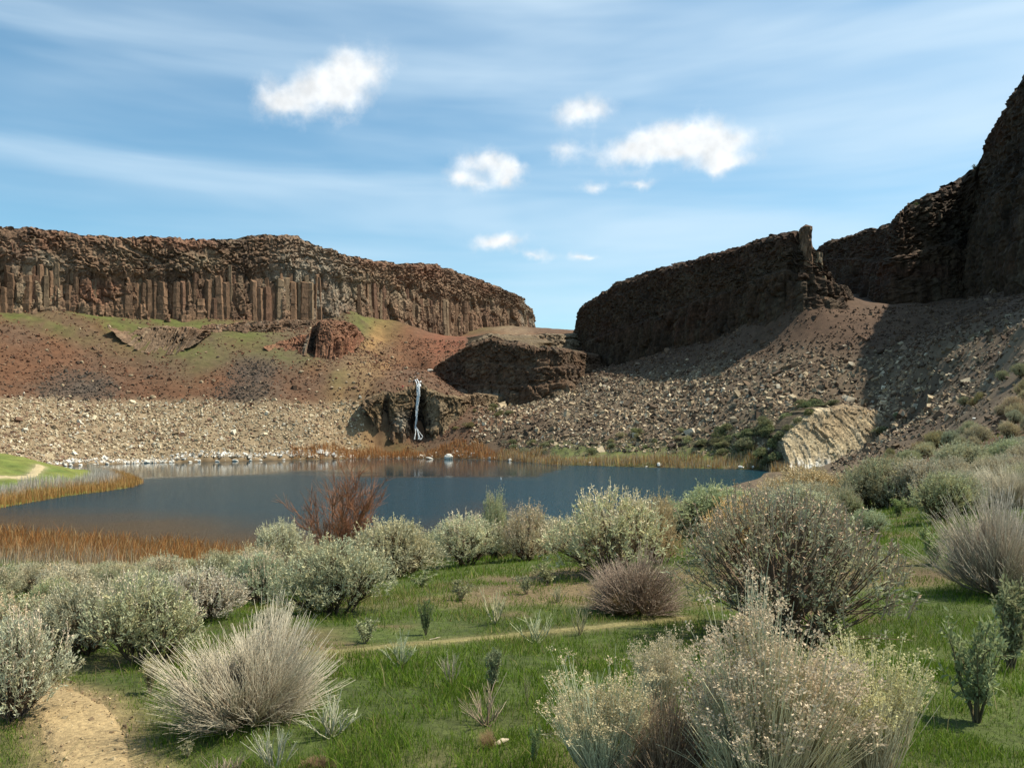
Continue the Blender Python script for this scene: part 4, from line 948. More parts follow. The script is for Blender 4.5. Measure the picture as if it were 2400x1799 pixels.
PROTO = {'sage': [sage_mesh(400 + i, lobes=9 + i % 3, stalks=90 + 40 * (i % 3)) for i in range(5)],
         'tansage': [sage_mesh(420 + i, stalks=480, spikes=800, lobes=10, open_=.15) for i in range(3)],
         'far': [sage_mesh(440 + i, spikes=280, per=6, leaf=.12, stalks=0, lobes=7, spike=.15) for i in range(4)],
         'bigsage': [sage_mesh(460, spikes=2300, per=12, leaf=.024, lobes=20, open_=.30, stalks=1000, green=(.30, .315, .215), tan=(.50, .38, .24), bark=(.13, .10, .075), spike=.095, low=.85)],
         'grey': [broom_mesh(500, mains=300, kids=12, polar=(2, 94), r0=.0021, tip=(.62, .555, .465), base=(.27, .205, .155), up=.62, spread=.075), broom_mesh(501, mains=240, kids=12, polar=(4, 84), r0=.0022, tip=(.58, .545, .46), base=(.27, .22, .165), up=.5, spread=.08)],
         'seed': [broom_mesh(510 + i, mains=(215, 110, 75)[i], kids=9, polar=((2, 66), (2, 48), (2, 42))[i], r0=.0029, base=(.40, .315, .21), tip=(.76, .67, .48), up=.15, heads=(800, 420, 380)[i], spread=.075, leafy=500, leafc=(.40, .37, .26), headc=(.60, .52, .34)) for i in range(3)],
         'dead': [broom_mesh(520, mains=240, kids=10, polar=(12, 92), r0=.0026, base=(.16, .118, .088), tip=(.37, .315, .235), up=.4, leafy=2500, leafc=(.36, .30, .25)), broom_mesh(521, mains=150, kids=9, polar=(12, 88), r0=.0030, base=(.17, .125, .095), tip=(.36, .29, .22), spread=.12)],
         'tuft': [broom_mesh(530 + i, mains=13, kids=4, polar=(4, 52), r0=.008, base=(.34, .33, .23), tip=(.56, .54, .38), spread=.10, leafy=260, leafc=(.48, .48, .31)) for i in range(4)],
         'sprig': [broom_mesh(540 + i, mains=12, kids=5, polar=(4, 60), r0=.007, base=(.22, .17, .125), tip=(.44, .38, .29), spread=.14) for i in range(2)],
         'leafy': [leafy_mesh(550 + i, stems=(11, 8, 12)[i], twigs=13, per=13, leaf=.085, lean=34, tuftlen=.20, green=(.245, .255, .145)) for i in range(3)],
         'young': [leafy_mesh(560 + i, stems=5, twigs=9, per=11, leaf=.13, lean=45, tuftlen=.22, green=(.29, .295, .17)) for i in range(3)]}
CATN = {'sage': 'sagebrush', 'tansage': 'sagebrush', 'far': 'sagebrush', 'bigsage': 'sagebrush', 'grey': 'rabbitbrush', 'seed': 'rabbitbrush', 'dead': 'dry_bush', 'tuft': 'stalk_tuft', 'sprig': 'dry_sprig', 'leafy': 'leafy_sagebrush', 'young': 'young_sagebrush'}
CATC = {'sage': 'shrub', 'tansage': 'shrub', 'far': 'shrub', 'bigsage': 'shrub', 'grey': 'shrub', 'seed': 'shrub', 'dead': 'shrub', 'tuft': 'plant', 'sprig': 'plant', 'leafy': 'shrub', 'young': 'plant'}
RB = random.Random(77)
def place(kind, loc, wid, hgt, label, group=None, tint=(1, 1, 1), v=None, rz=None, sink=.02):
    pr = PROTO[kind]; pr = pr[v % len(pr)] if v is not None else RB.choice(pr)
    r = empty(CATN[kind], (loc[0], loc[1], loc[2] - sink * hgt), RB.uniform(0, 6.28) if rz is None else rz)
    r.scale = (wid, wid, hgt); tag(r, label, CATC[kind], group)
    for k, me in pr.items():
        o = link(k, me, r); j = [RB.uniform(.93, 1.07) for _ in range(3)]
        o.color = (*[min(1.6, t * q) for t, q in zip(tint, j)], 1)
    return r
def bush(kind, px, base, top, wpx, label, group=None, tint=(1, 1, 1), v=None, rz=None, Y=None):
    if Y is None: h = hit(px, base)
    else: x_ = (px - CX) / F * Y; h = np.array([x_, Y, float(ground(x_, Y)[0])])
    zt = H + (CY - top) / F * h[1]
    return place(kind, h, wpx / F * h[1], max(.05, zt - h[2]), label, group, tint, v, rz)

# ------------------------------------------------------------------ the shrubs one can tell apart (photo px of base and top)
WARM = (1.12, 1.02, .88); PALEG = (1.22, 1.2, 1.15); DK = (.78, .80, .78); TANT = (1.15, .98, .78)
S_ = [
 ('sage', 25, 1690, 1440, 260, 'grey green sagebrush cut off at the left edge beside the dirt path', PALEG, 0),
 ('sage', 40, 1520, 1395, 260, 'dull grey sagebrush behind the one at the left edge', (1.0, .95, .85), 1),
 ('sage', 180, 1535, 1360, 230, 'dark based sagebrush above the bend of the path', (.95, .98, .9), 2),
 ('sage', 330, 1555, 1338, 270, 'broad leafy sagebrush directly above the end of the dirt path', (1.05, 1.08, 1.0), 3),
 ('sage', 475, 1450, 1322, 200, 'rounded grey green sagebrush left of the tall pair by the lake', PALEG, 4),
 ('sage', 655, 1345, 1222, 150, 'tall pale sagebrush standing against the water left of the willow', PALEG, 0),
 ('sage', 610, 1415, 1290, 150, 'sagebrush in front of the tall pale one by the water', (1.05, 1.08, 1.0), 2),
 ('sage', 790, 1438, 1255, 250, 'large dense sagebrush with brown tangle at its foot, front centre left', (1.02, 1.06, .95), 1),
 ('grey', 590, 1688, 1462, 425, 'big silvery leafless rabbitbrush fanning out beside the path', (1, 1, 1), 0),
 ('sage', 640, 1470, 1424, 90, 'small grey sagebrush peeping out behind the silvery rabbitbrush', (1, 1, .9), 3),
 ('young', 858, 1508, 1440, 85, 'young leafy sagebrush right of the silvery rabbitbrush', (1.1, 1.1, 1.1), 0),
 ('tuft', 775, 1728, 1628, 140, 'fan of green white stalks at the right foot of the silvery rabbitbrush', (1, 1, 1), 0),
 ('tuft', 645, 1815, 1700, 130, 'pale stalk tuft at the bottom edge below the silvery rabbitbrush', (1, 1, 1), 1),
 ('sprig', 525, 1830, 1765, 110, 'dry twig spray at the bottom edge left of the pale tuft', (1.1, 1, .9), 0),
 ('young', 440, 1775, 1738, 50, 'tiny grey leafed seedling in the shade of the silvery rabbitbrush', (1.2, 1.2, 1.2), 1),
 ('leafy', 350, 1625, 1535, 80, 'scraggy small sagebrush at the left side of the silvery rabbitbrush', (1.4, 1.3, 1.2), 1),
 ('sage', 930, 1352, 1213, 210, 'sagebrush right of the red willow with open branches', (1.0, 1.0, .88), 2),
 ('sage', 1095, 1325, 1200, 180, 'pale spiky sagebrush in the centre of the lakeside row', PALEG, 3),
 ('sage', 1165, 1310, 1150, 80, 'narrow tall sagebrush rising highest in the lakeside row', (1.0, 1.03, .9), 4),
 ('tansage', 1240, 1312, 1182, 150, 'sagebrush with a rusty tangle at its heart by the narrow tall one', WARM, 0),
 ('tansage', 1430, 1345, 1145, 290, 'wide pale sagebrush with tall tan spikes against the lake', (1.25, 1.2, 1.08), 1),
 ('dead', 1490, 1432, 1305, 290, 'brown leafless bush mound in the middle of the meadow edge', (1, 1, 1), 0),
 ('dead', 1460, 1442, 1385, 80, 'rusty tumbleweed caught at the foot of the brown bush', (1.5, 1.1, .7), 1),
 ('tuft', 1160, 1462, 1376, 85, 'pale stalk tuft with brown litter at its base, mid meadow', (1.05, 1.02, .9), 2),
 ('leafy', 998, 1488, 1400, 46, 'small dark green upright sagebrush in the meadow above the track', (.75, .85, .75), 0),
 ('tuft', 1257, 1507, 1436, 100, 'bushy pale tuft standing on the faint track', (1.05, 1.08, 1), 3),
 ('tuft', 938, 1562, 1482, 85, 'pale stalk tuft just below the faint track', (1, 1.03, .95), 0),
 ('tuft', 1058, 1607, 1522, 62, 'slim pale tuft in the centre of the meadow', (1.05, 1.03, 1), 1),
 ('leafy', 1155, 1618, 1518, 75, 'green upright sagebrush seedling in the centre of the meadow', (1.05, 1.15, 1.05), 2),
 ('sprig', 1140, 1700, 1580, 140, 'grey dry twigs spreading in the lower meadow', (1, .95, .9), 1),
 ('young', 1080, 1408, 1350, 70, 'leafy seedling clump in the upper meadow, left one', (1, 1, 1), 2),
 ('young', 1235, 1392, 1338, 50, 'leafy seedling clump in the upper meadow, middle one', (1, 1, 1), 0),
 ('young', 1285, 1370, 1320, 80, 'leafy seedling clump by the wide pale sagebrush', (1, 1, 1), 1),
 ('young', 985, 1375, 1330, 80, 'low grey clump below the lakeside row', (1.1, 1.1, 1.1), 2),
 ('tuft', 1308, 1412, 1372, 50, 'small pale tuft left of the brown bush', (.9, .95, .85), 1),
 ('leafy', 1252, 1800, 1695, 55, 'dark green leafy seedling at the bottom edge', (.9, 1.05, .9), 1),
 ('sprig', 1236, 1652, 1570, 20, 'single thin twig standing in the lower meadow', (1, 1, .9), 0),
 ('seed', 1790, 1890, 1455, 440, 'largest seed headed rabbitbrush at the bottom right centre', (1, 1, 1), 0),
 ('seed', 1420, 1850, 1580, 240, 'left seed headed rabbitbrush at the bottom edge', (1, 1, 1), 1),
 ('seed', 1548, 1700, 1500, 130, 'small seed headed rabbitbrush between the two larger ones', (1.02, 1, 1), 2),
 ('seed', 2040, 1880, 1515, 240, 'right seed headed rabbitbrush with bare stalks at the bottom', (1, .98, .92), 2),
 ('dead', 1560, 1850, 1620, 330, 'grey brown twiggy bush at the bottom edge between seed heads', (1.05, 1.0, .95), 1),
 ('bigsage', 1850, 1490, 1118, 620, 'huge open sagebrush with dark limbs and rusty tips, right of centre', (1, 1, 1), 0),
 ('grey', 2345, 1392, 1165, 340, 'pale grey bush with fine twigs at the right edge', (1.0, .98, .90), 1),
 ('grey', 2370, 1190, 1095, 170, 'pinkish pale bush behind the pale grey one at the right edge', (1.12, 1.05, 1.05), 0),
 ('tansage', 1890, 1190, 1092, 210, 'tan spiked sagebrush in front of the pale outcrop', TANT, 2),
 ('sage', 1680, 1250, 1132, 230, 'green grey sagebrush dome at the right end of the water', (.95, 1.02, .85), 0),
 ('sage', 2060, 1190, 1068, 180, 'dark dense sagebrush right of the pale outcrop', (.78, .86, .75), 1),
 ('sage', 2155, 1182, 1072, 160, 'grey sagebrush right of the dark dense one', (.95, 1.0, .92), 2),
 ('sage', 2255, 1115, 1032, 150, 'sagebrush on the right slope below the scree', (.9, .95, .82), 3),
 ('sage', 2365, 1098, 1026, 130, 'sagebrush at the right edge below the scree', (.88, .95, .82), 4),
 ('leafy', 2370, 1575, 1350, 190, 'tall leafy green sagebrush at the right edge', (1.05, 1.15, 1.0), 2),
 ('leafy', 2292, 1692, 1430, 200, 'upright leafy sagebrush with a bare foot in dark grass at the right', (1.1, 1.2, 1.05), 0),
 ('young', 2190, 1325, 1210, 100, 'green leafy clump left of the pale grey bush at the right edge', (.95, 1.1, .9), 0),
 ('tansage', 1545, 1320, 1160, 130, 'tan sagebrush between the wide pale one and the huge open one', TANT, 0),
 ('tansage', 1725, 1310, 1165, 190, 'orange tipped sagebrush behind the huge open one', (1.25, .98, .7), 1),
 ('sage', 2030, 1260, 1190, 110, 'low green sagebrush behind the huge open one', (.9, 1.05, .8), 3),
 ('leafy', 2105, 1210, 1165, 70, 'bright green small sagebrush on the right slope', (1.0, 1.25, .9), 1),
]
for (k, px, b, t, wp, lb, ti, v) in S_: bush(k, px, b, t, wp, lb, None, ti, v)

# sagebrush masses: each plant on its own
taken = []
_T = ['', 'first', 'second', 'third', 'fourth', 'fifth', 'sixth', 'seventh', 'eighth', 'ninth', 'tenth', 'eleventh', 'twelfth', 'thirteenth', 'fourteenth', 'fifteenth', 'sixteenth', 'seventeenth', 'eighteenth', 'nineteenth']
def ordinal(k):
    if k < 20: return _T[k]
    return {2: 'twent', 3: 'thirt', 4: 'fort', 5: 'fift', 6: 'sixt'}[k // 10] + ('ieth' if k % 10 == 0 else 'y-' + _T[k % 10])
def mass(n, xr, yr, hr, label, group, seed, kinds=('sage',), tints=((1, 1, .92), (1.1, 1.08, 1.0), (.9, .95, .82)), gap=.75, ok=None):
    rr = random.Random(seed); c = 0; made = []
    for _ in range(n * 8):
        if c >= n: break
        x, y = rr.uniform(*xr), rr.uniform(*yr)
        if ok and not ok(x, y): continue
        if any((x - a) ** 2 + (y - b) ** 2 < gap * gap for a, b in taken): continue
        z = float(ground(x, y)[0]); sdv = float(lake_sd(np.array([x]), np.array([y]))[0])
        if sdv < 2.5: continue
        h = rr.uniform(*hr); taken.append((x, y))
        made.append((x / y, place(rr.choice(kinds), (x, y, z), h * rr.uniform(1.0, 1.5), h, label, group, rr.choice(tints)))); c += 1
    for k, (_, o) in enumerate(sorted(made, key=lambda q: q[0])): o['label'] = label + ', ' + ordinal(k + 1) + ' from the left'
mass(36, (-4.5, 8), (18, 25), (.75, 1.0), 'grey green sagebrush in the lakeside row', 'lakeside sagebrush row', 1, ('sage', 'sage', 'tansage'), gap=.85, ok=lambda x, y: y > 18.4 + max(0, x) * .1 and not -.27 < x / y < -.16)
mass(18, (-9.5, -3.2), (10.5, 15), (.5, .75), 'pale sagebrush in the thicket between path and reeds', 'sagebrush thicket by the reeds', 2, gap=.9, ok=lambda x, y: x < -.25 * y - .3 and x > -.66 * y)
mass(38, (-14, -3.5), (15, 25), (.5, .75), 'low pale sagebrush in the belt in front of the orange reeds', 'sagebrush belt before the reeds', 10, gap=.8, tints=((1.1, 1.08, 1.0), (1.05, 1.0, .9), (1, .95, .85)), ok=lambda x, y: -.66 * y < x < -.27 * y + .6)
mass(40, (4.5, 16), (15, 30), (.8, 1.1), 'sagebrush in the thicket right of the lake end', 'sagebrush thicket on the right', 3, ('sage', 'tansage', 'tansage', 'sage'), gap=1.0, ok=lambda x, y: x / y > .16 and x / y < .62 and not (.40 < x / y < .50 and y < 24))
mass(46, (8, 40), (28, 66), (.9, 1.3), 'sagebrush on the right slope below the scree', 'sagebrush on the right slope', 4, gap=1.4, tints=((.85, .92, .8), (1, 1.02, .95), (1.05, .98, .85)), ok=lambda x, y: .36 < x / y < .66)
mass(14, (20, 52), (62, 100), (1.0, 1.6), 'dark sagebrush at the foot of the right scree', 'sagebrush at the scree foot', 5, gap=2.4, tints=((.7, .72, .6), (.8, .72, .55)), ok=lambda x, y: .42 < x / y < .64)
mass(44, (9, 36), (32, 95), (1.0, 1.4), 'sagebrush on the low shore at the right end of the lake', 'sagebrush on the low right shore', 9, gap=1.4, ok=lambda x, y: .20 < x / y < .37)
def far_mass(n, boxes, hr, label, group, seed, tints):
    rr = random.Random(seed)
    for _ in range(n):
        b = rr.choice(boxes); px, py = rr.uniform(b[0], b[1]), rr.uniform(b[2], b[3])
        h = hit(px, py)
        if h is None or h[1] < 60: continue
        hh = rr.uniform(*hr); place('far', h, hh * rr.uniform(1.3, 2.0), hh, label, group, rr.choice(tints))
# the rest of the far brush, too small to pick apart
def far_brush():
    rr = np.random.default_rng(700); parts = []
    for i in range(190):
        b = [(1180, 1300, 1035, 1070), (1270, 1500, 1020, 1072), (1480, 1700, 1012, 1075), (1600, 1800, 1008, 1072), (1740, 1900, 960, 1040)][rr.integers(5)]; h = hit(rr.uniform(b[0], b[1]), rr.uniform(b[2], b[3]))
        if h is None or h[1] < 60: continue
        hh = rr.uniform(.6, 1.2); n = 85; q = unit(rr.normal(size=(n, 3))) * np.array([.8, .8, .5]) * hh * rr.uniform(.5, 1, (n, 1)) + h + np.array([0, 0, hh * .4])
        ln = np.full(n, .22 * hh); parts.append(leaf_quads(q, rr.normal(size=(n, 3)) * .5 + np.array([0, 0, .8]), ln, ln * .5, np.array((.17, .18, .12)) * rr.uniform(.7, 1.3, (n, 1)), rr))
    v, f, c = join(parts); o = link('far_brush', mkmesh('far_brush', v, f, [M_LEAF], c)); o.color = (1, 1, 1, 1); return tag(o, 'low grey green brush filling the bench along the far right shore', 'brush', kind='stuff')
far_brush()
DS = ((.62, .66, .50), (.75, .78, .62), (.52, .58, .42))
far_mass(48, [(1180, 1300, 1035, 1070), (1270, 1500, 1020, 1072), (1480, 1700, 1012, 1075), (1600, 1800, 1008, 1072), (1560, 1800, 1025, 1050)], (1.0, 1.8), 'small grey green sagebrush dotting the bench along the far right shore', 'sagebrush on the far bench', 6, DS)
far_mass(22, [(1720, 1850, 985, 1050), (1780, 1920, 960, 1000), (1820, 1960, 945, 968), (1640, 1760, 1015, 1060)], (1.6, 2.6), 'dark sagebrush crowding the shaded back of the pale outcrop', 'sagebrush behind the pale outcrop', 7, ((.45, .52, .36), (.58, .62, .45)))
far_mass(10, [(1060, 1200, 955, 985), (1090, 1260, 945, 965), (1040, 1120, 985, 1010)], (1.0, 1.8), 'dark brush at the foot of the dark bluff', 'brush below the dark bluff', 8, ((.6, .55, .38), (.5, .52, .36)))
for (px, b, t, wp, lb) in [(1880, 1010, 985, 40, 'dark bush on the left shoulder of the pale outcrop'), (2070, 1020, 998, 50, 'round dark bush at the lower right of the pale outcrop'), (2105, 985, 965, 30, 'dark bush at the upper right corner of the pale outcrop')]:
    bush('far', px, b, t, wp, lb, None, (.5, .55, .4))
for k, (px, py, Y, wm_) in enumerate([(1800, 1088, 175, 3.6), (1820, 1074, 172.5, 3.4), (1812, 1045, 176, 3.6), (1830, 1026, 175, 3.2), (1850, 1008, 175, 2.8), (1872, 990, 175.5, 2.8), (1896, 972, 176.5, 2.8), (1785, 1066, 180, 3.6)]):
    place('far', P(px, py, Y), wm_, wm_ * .62, 'dark bush clinging to the shaded left shoulder of the pale outcrop, ' + ordinal(k + 1) + ' of eight', 'bushes on the outcrop shoulder', ((.45, .5, .34), (.55, .58, .42))[k % 2], sink=.3)
# bushes on the skyline of the wall
for i, lb in ((2275, 'small bare tree on the skyline step of the right wall'), (2138, 'low bush on the skyline of the right wall')):
    q = {k: float(np.interp(i, ri['PX'], ri[k])) for k in ('X', 'Y', 'ZT', 'nx', 'ny')}
    place('leafy', (q['X'] + 2.2, q['Y'] + 1.9, q['ZT'] - .3), 2.0, 2.2 if i > 2200 else 1.2, lb, None, (.6, .7, .5), 0)

# ------------------------------------------------------------------ red willow by the water
def willow(loc, h):
    rr = np.random.default_rng(900); r = empty('red_willow', loc); parts = []
    n = 15; az = rr.uniform(0, 6.28, n); po_ = np.radians(rr.uniform(4, 36, n)); L = h * rr.uniform(.75, 1.0, n)
    tip = np.stack([np.cos(az) * np.sin(po_), np.sin(az) * np.sin(po_), np.cos(po_)], 1) * L[:, None]
    mc = curve(rr.normal(0, .08, (n, 3)) * np.array([1, 1, 0]), tip, 10, tip * .35, rr, .035)
    parts.append(tubes(mc, np.linspace(.030, .008, 10)[None] * np.ones((n, 1)), np.array((.16, .085, .05)), 5))
    src, lev = mc, n
    for lv, (kk, ln, r0) in enumerate([(13, .30, .013), (9, .15, .010)]):
        ki = np.repeat(np.arange(len(src)), kk); m = len(ki); ti = rr.integers(2, src.shape[1] - 1, m); s0 = src[ki, ti]
        d = unit(unit(src[ki, ti + 1] - s0) + rr.normal(0, .42, (m, 3)) + np.array([0, 0, .25])); e = s0 + d * h * ln * rr.uniform(.5, 1.15, (m, 1))
        kc = curve(s0, e, 6, d * h * ln * .4, rr, .012 * h * ln); parts.append(tubes(kc, np.linspace(r0, r0 * .45, 6)[None] * np.ones((m, 1)), np.array((.30, .145, .082)) * rr.uniform(.75, 1.25, (m, 1)))); src = kc
    v, f, c = join(parts[1:]); t_ = parts[0]
    for nm, q in (('stems', t_), ('twigs', (v, f, c))):
        o = link(nm, mkmesh(nm, *q[:2], [M_STEM], q[2], smooth=True), r); o.color = (1, 1, 1, 1)
    return tag(r, 'leafless reddish willow standing by the water behind the sagebrush', 'tree')
yw = 38.0; xw = (795 - CX) / F * yw; zw = float(ground(xw, yw)[0]); willow((xw, yw, zw - .05), H + (CY - 1096) / F * yw - zw)

# ------------------------------------------------------------------ grass, reeds
def blades(x, y, hgt, wid, col, rr, z=None, seg=2, lean=.45, bias=(0, 0)):
    n = len(x); z = ground(x, y) if z is None else z
    p = np.stack([x, y, z - .01], 1); az = rr.uniform(0, 2 * np.pi, n); s = np.stack([np.cos(az), np.sin(az), np.zeros(n)], 1) * (wid / 2)[:, None]
    ld = rr.normal(0, lean, (n, 2)) + np.array(bias); tip = p + np.stack([ld[:, 0] * hgt, ld[:, 1] * hgt, hgt * np.sqrt(np.clip(1 - .35 * (ld ** 2).sum(1), .25, 1))], 1)
    if seg == 1:
        V = np.stack([p - s, p + s, tip], 1); f = np.arange(n * 3).reshape(-1, 3); return V.reshape(-1, 3), f, np.repeat(col, 3, 0)
    mid = p + (tip - p) * .5 + np.array([0, 0, 1.0]) * (hgt * .10)[:, None] - np.stack([ld[:, 0], ld[:, 1], np.zeros(n)], 1) * (hgt * .12)[:, None]
    V = np.stack([p - s, p + s, mid + s * .75, mid - s * .75, tip], 1); k = np.arange(n)[:, None] * 5
    tri = np.concatenate([k + np.array([[0, 1, 2]]), k + np.array([[0, 2, 3]]), k + np.array([[3, 2, 4]])]); return V.reshape(-1, 3), tri, np.repeat(col, 5, 0)
def grass():
    rr = np.random.default_rng(1000); N = 455000
    Y = 2.4 * (60 / 2.4) ** rr.random(N) ** 1.1; u_ = np.where(rr.random(N) < .86, rr.uniform(-.70, .70, N), rr.choice([-1, 1], N) * rr.uniform(.70, 1.25, N)); x = u_ * Y
    ok = ~poly_inside(x, Y, PATH_POLY); sd = lake_sd(x, Y)
    pd = np.minimum(line_dist(x, Y, PATH_L), line_dist(x, Y, PATH_R)); td = line_dist(x, Y, TR)
    n1 = fbm(x / 1.6, Y / 1.6, seed=1001); n2 = fbm(x / .35, Y / .35, seed=1002, octv=3); n3 = fbm(x / 5, Y / 5, seed=1003, octv=3)
    ok &= (sd > 9) & (rr.random(N) < np.clip(.86 + .9 * n2 - .75 * sstep(.1, .6, fbm(x / .8 + 7, Y / .8, seed=1005, octv=3)), .14, 1)) & (rr.random(N) < sstep(.0, .22, pd + .08 * n2) + .05)
    ok &= (rr.random(N) > np.exp(-(td / .13) ** 2) * .7)
    x, Y, n1, n2, n3, pd, td = [a[ok] for a in (x, Y, n1, n2, n3, pd, td)]; n = len(x)
    low = np.clip(1 - .55 * np.exp(-(pd / .5) ** 2) - .5 * np.exp(-(td / .25) ** 2), .3, 1)
    hgt = rr.uniform(.026, .080, n) * (1 + 1.0 * np.clip(n1, -.5, 1) + .9 * np.clip(n2, -.5, 1)) * low * np.clip(Y / 9, .95, 1.5)
    wid = np.clip(.00092 * Y, .0032, .03) * rr.uniform(.7, 1.4, n)
    dry = np.clip(.04 + sstep(.0, .50, n3 * .5 + n1 * .5 + .3 * n2 - .06) * .75 + .6 * np.exp(-(td / .25) ** 2) + .35 * np.exp(-(pd / .35) ** 2), 0, .95)
    g1 = lerp((.070, .148, .015), (.150, .205, .030), rr.random(n) ** .8); col = lerp(g1, (.26, .215, .095), (rr.random(n) < dry) * rr.uniform(.5, 1, n)) * rr.uniform(.7, 1.3, (n, 1))
    nr = Y < 6.5
    a = blades(x[nr], Y[nr], hgt[nr], wid[nr], col[nr], rr); b = blades(x[~nr], Y[~nr], hgt[~nr], wid[~nr], col[~nr], rr, seg=1)
    v, f, c = join([a, b]); o = link('grass', mkmesh('grass', v, f, [M_GRASS], c)); o.color = (1, 1, 1, 1); return o
tag(grass(), 'short green spring grass with dry patches across the meadow', 'grass', kind='stuff')
rr = np.random.default_rng(1006); N = 1500; tq = rr.random(N); wq = rr.uniform(-.1, 1.1, N); A_ = resample(PATH_L, 60); B_ = resample(PATH_R, 60); ii = (tq * 59).astype(int)
Q = A_[ii] * (1 - wq)[:, None] + B_[ii] * wq[:, None] + rr.normal(0, .05, (N, 2)); sz = rr.lognormal(-4.7, .5, N)
v, f, c = stones(np.stack([Q[:, 0], Q[:, 1], ground(Q[:, 0], Q[:, 1]) + .010], 1), sz, pick(rr, N, [(.30, .22, .12), (.40, .31, .18), (.20, .14, .08)], [3, 2, 2]), 1007)
o = link('path_pebbles', mkmesh('path_pebbles', v, f, [M_STONE], c)); tag(o, 'small pebbles and crumbs of earth on the dirt path', 'pebbles', kind='stuff')
# dry straw stalks standing in the grass
rr = np.random.default_rng(1010); N = 2600; Y = 3.2 * (25 / 3.2) ** rr.random(N); x = rr.uniform(-.7, .7, N) * Y
ok = ~poly_inside(x, Y, PATH_POLY) & (lake_sd(x, Y) > 9) & (fbm(x / 1.3, Y / 1.3, seed=1011) > .05); x, Y = x[ok], Y[ok]; n_ = len(x)
v, f, c = blades(x, Y, rr.uniform(.10, .26, n_), np.clip(.0007 * Y, .0025, .02), pick(rr, n_, [(.36, .29, .16), (.28, .24, .11), (.22, .24, .08)], [3, 2, 2]), rr, lean=.4)
o = link('straw_stalks', mkmesh('straw_stalks', v, f, [M_GRASS], c)); tag(o, 'thin dry straw stalks standing in the meadow grass', 'grass', kind='stuff')

def reeds(name, label, x, y, hgt, wid, col, seed, lean=.16, bias=(0, 0)):
    r_ = np.random.default_rng(seed); z = np.maximum(ground(x, y), -.2)
    v, f, c = blades(x, y, hgt, wid, col, r_, z=z, lean=lean, bias=bias); o = link(name, mkmesh(name, v, f, [M_REED], c)); o.color = (1, 1, 1, 1)
    return tag(o, label, 'reeds', kind='stuff')
rr = np.random.default_rng(1020); N = 90000; x = rr.uniform(-75, -3, N); y = rr.uniform(22, 75, N); sd = lake_sd(x, y)
n1 = fbm(x / 5, y / 5, seed=1021); n2 = fbm(x / 1.5, y / 1.5, seed=1022)
width_ = np.interp(x, [-75, -35, -22, -12, -3], [36, 36, 24, 12, 8]); ok = (sd > -2.2 - 2.5 * n1) & (sd < width_) & (np.abs(x / y) < .68) & (rr.random(N) < .75 + .5 * n1)
x, y, sd, n1, n2 = [a[ok] for a in (x, y, sd, n1, n2)]; n_ = len(x); t_ = sstep(12, 26, sd + 7 * n1)
col = pick(rr, n_, [(.34, .165, .055), (.28, .125, .045), (.40, .24, .10), (.45, .33, .17)], [4, 3, 3, 1.5]) * (1 - t_[:, None]) + pick(rr, n_, [(.42, .33, .20), (.36, .29, .22), (.30, .23, .15), (.48, .42, .32)], [3, 3, 2, 2]) * t_[:, None]
reeds('shore_reeds', 'orange dry reeds along the near left shore', x, y, rr.uniform(.45, 1.25, n_) * (1 + .7 * n2) * (1 - .3 * t_), np.clip(.0007 * y, .012, .05) * rr.uniform(.6, 1.2, n_), col, 1023, .22, (.10, 0))
# the spit
L_ = np.array([on_water(*p) for p in FAR[19:26]]); N = 130000; x = rr.uniform(-125, -45, N); y = rr.uniform(75, 150, N); sd = lake_sd(x, y); ld_ = line_dist(x, y, L_)
n2 = fbm(x / 4, y / 4, seed=1032); ok = (sd > -.6) & (sd < 6.0 + 2 * n2) & (ld_ < 7.5); x, y, sd, n2 = [a[ok] for a in (x, y, sd, n2)]; n_ = len(x); t_ = sstep(1.5, 4.5, sd + n2 + rr.normal(0, .5, n_)) * sstep(-49, -56, x)
col = pick(rr, n_, [(.42, .23, .08), (.46, .31, .12), (.33, .17, .06)], [3, 3, 2]) * (1 - t_[:, None]) + pick(rr, n_, [(.50, .46, .40), (.42, .37, .31), (.56, .53, .48)], [3, 3, 2]) * t_[:, None]
reeds('spit_reeds', 'white plumed and orange reeds fringing the green spit', x, y, (rr.uniform(.8, 1.4, n_) * (1 - t_) + rr.uniform(1.3, 2.0, n_) * t_) * (1 + .3 * n2), rr.uniform(.03, .08, n_), col, 1033, .10)
# far shore
L_ = np.array([on_water(*p) for p in FAR[:12]]); N = 130000; x = rr.uniform(-60, 62, N); y = rr.uniform(165, 258, N); sd = lake_sd(x, y); n2 = fbm(x / 5, y / 5, seed=1042)
wd2 = np.interp(x, [-58, -40, -25, 0, 20, 50], [2.5, 5, 6, 5, 4, 5]); ok = (sd > -.5) & (sd < wd2 * (1 + .6 * n2)) & (rr.random(N) < .9); x, y, sd, n2 = [a[ok] for a in (x, y, sd, n2)]; n_ = len(x); t_ = sstep(-9, 4, x + 8 * n2)
col = pick(rr, n_, [(.42, .20, .075), (.36, .17, .065), (.45, .29, .14)], [3, 3, 2]) * (1 - t_[:, None]) + pick(rr, n_, [(.44, .32, .16), (.40, .34, .24), (.36, .20, .08), (.50, .36, .13)], [3, 3, 2, 1]) * t_[:, None]
reeds('far_reeds', 'orange and tan reeds along the far shore', x, y, rr.uniform(.9, 2.1, n_) * (1 + .6 * n2), rr.uniform(.07, .16, n_), col, 1043, .12)

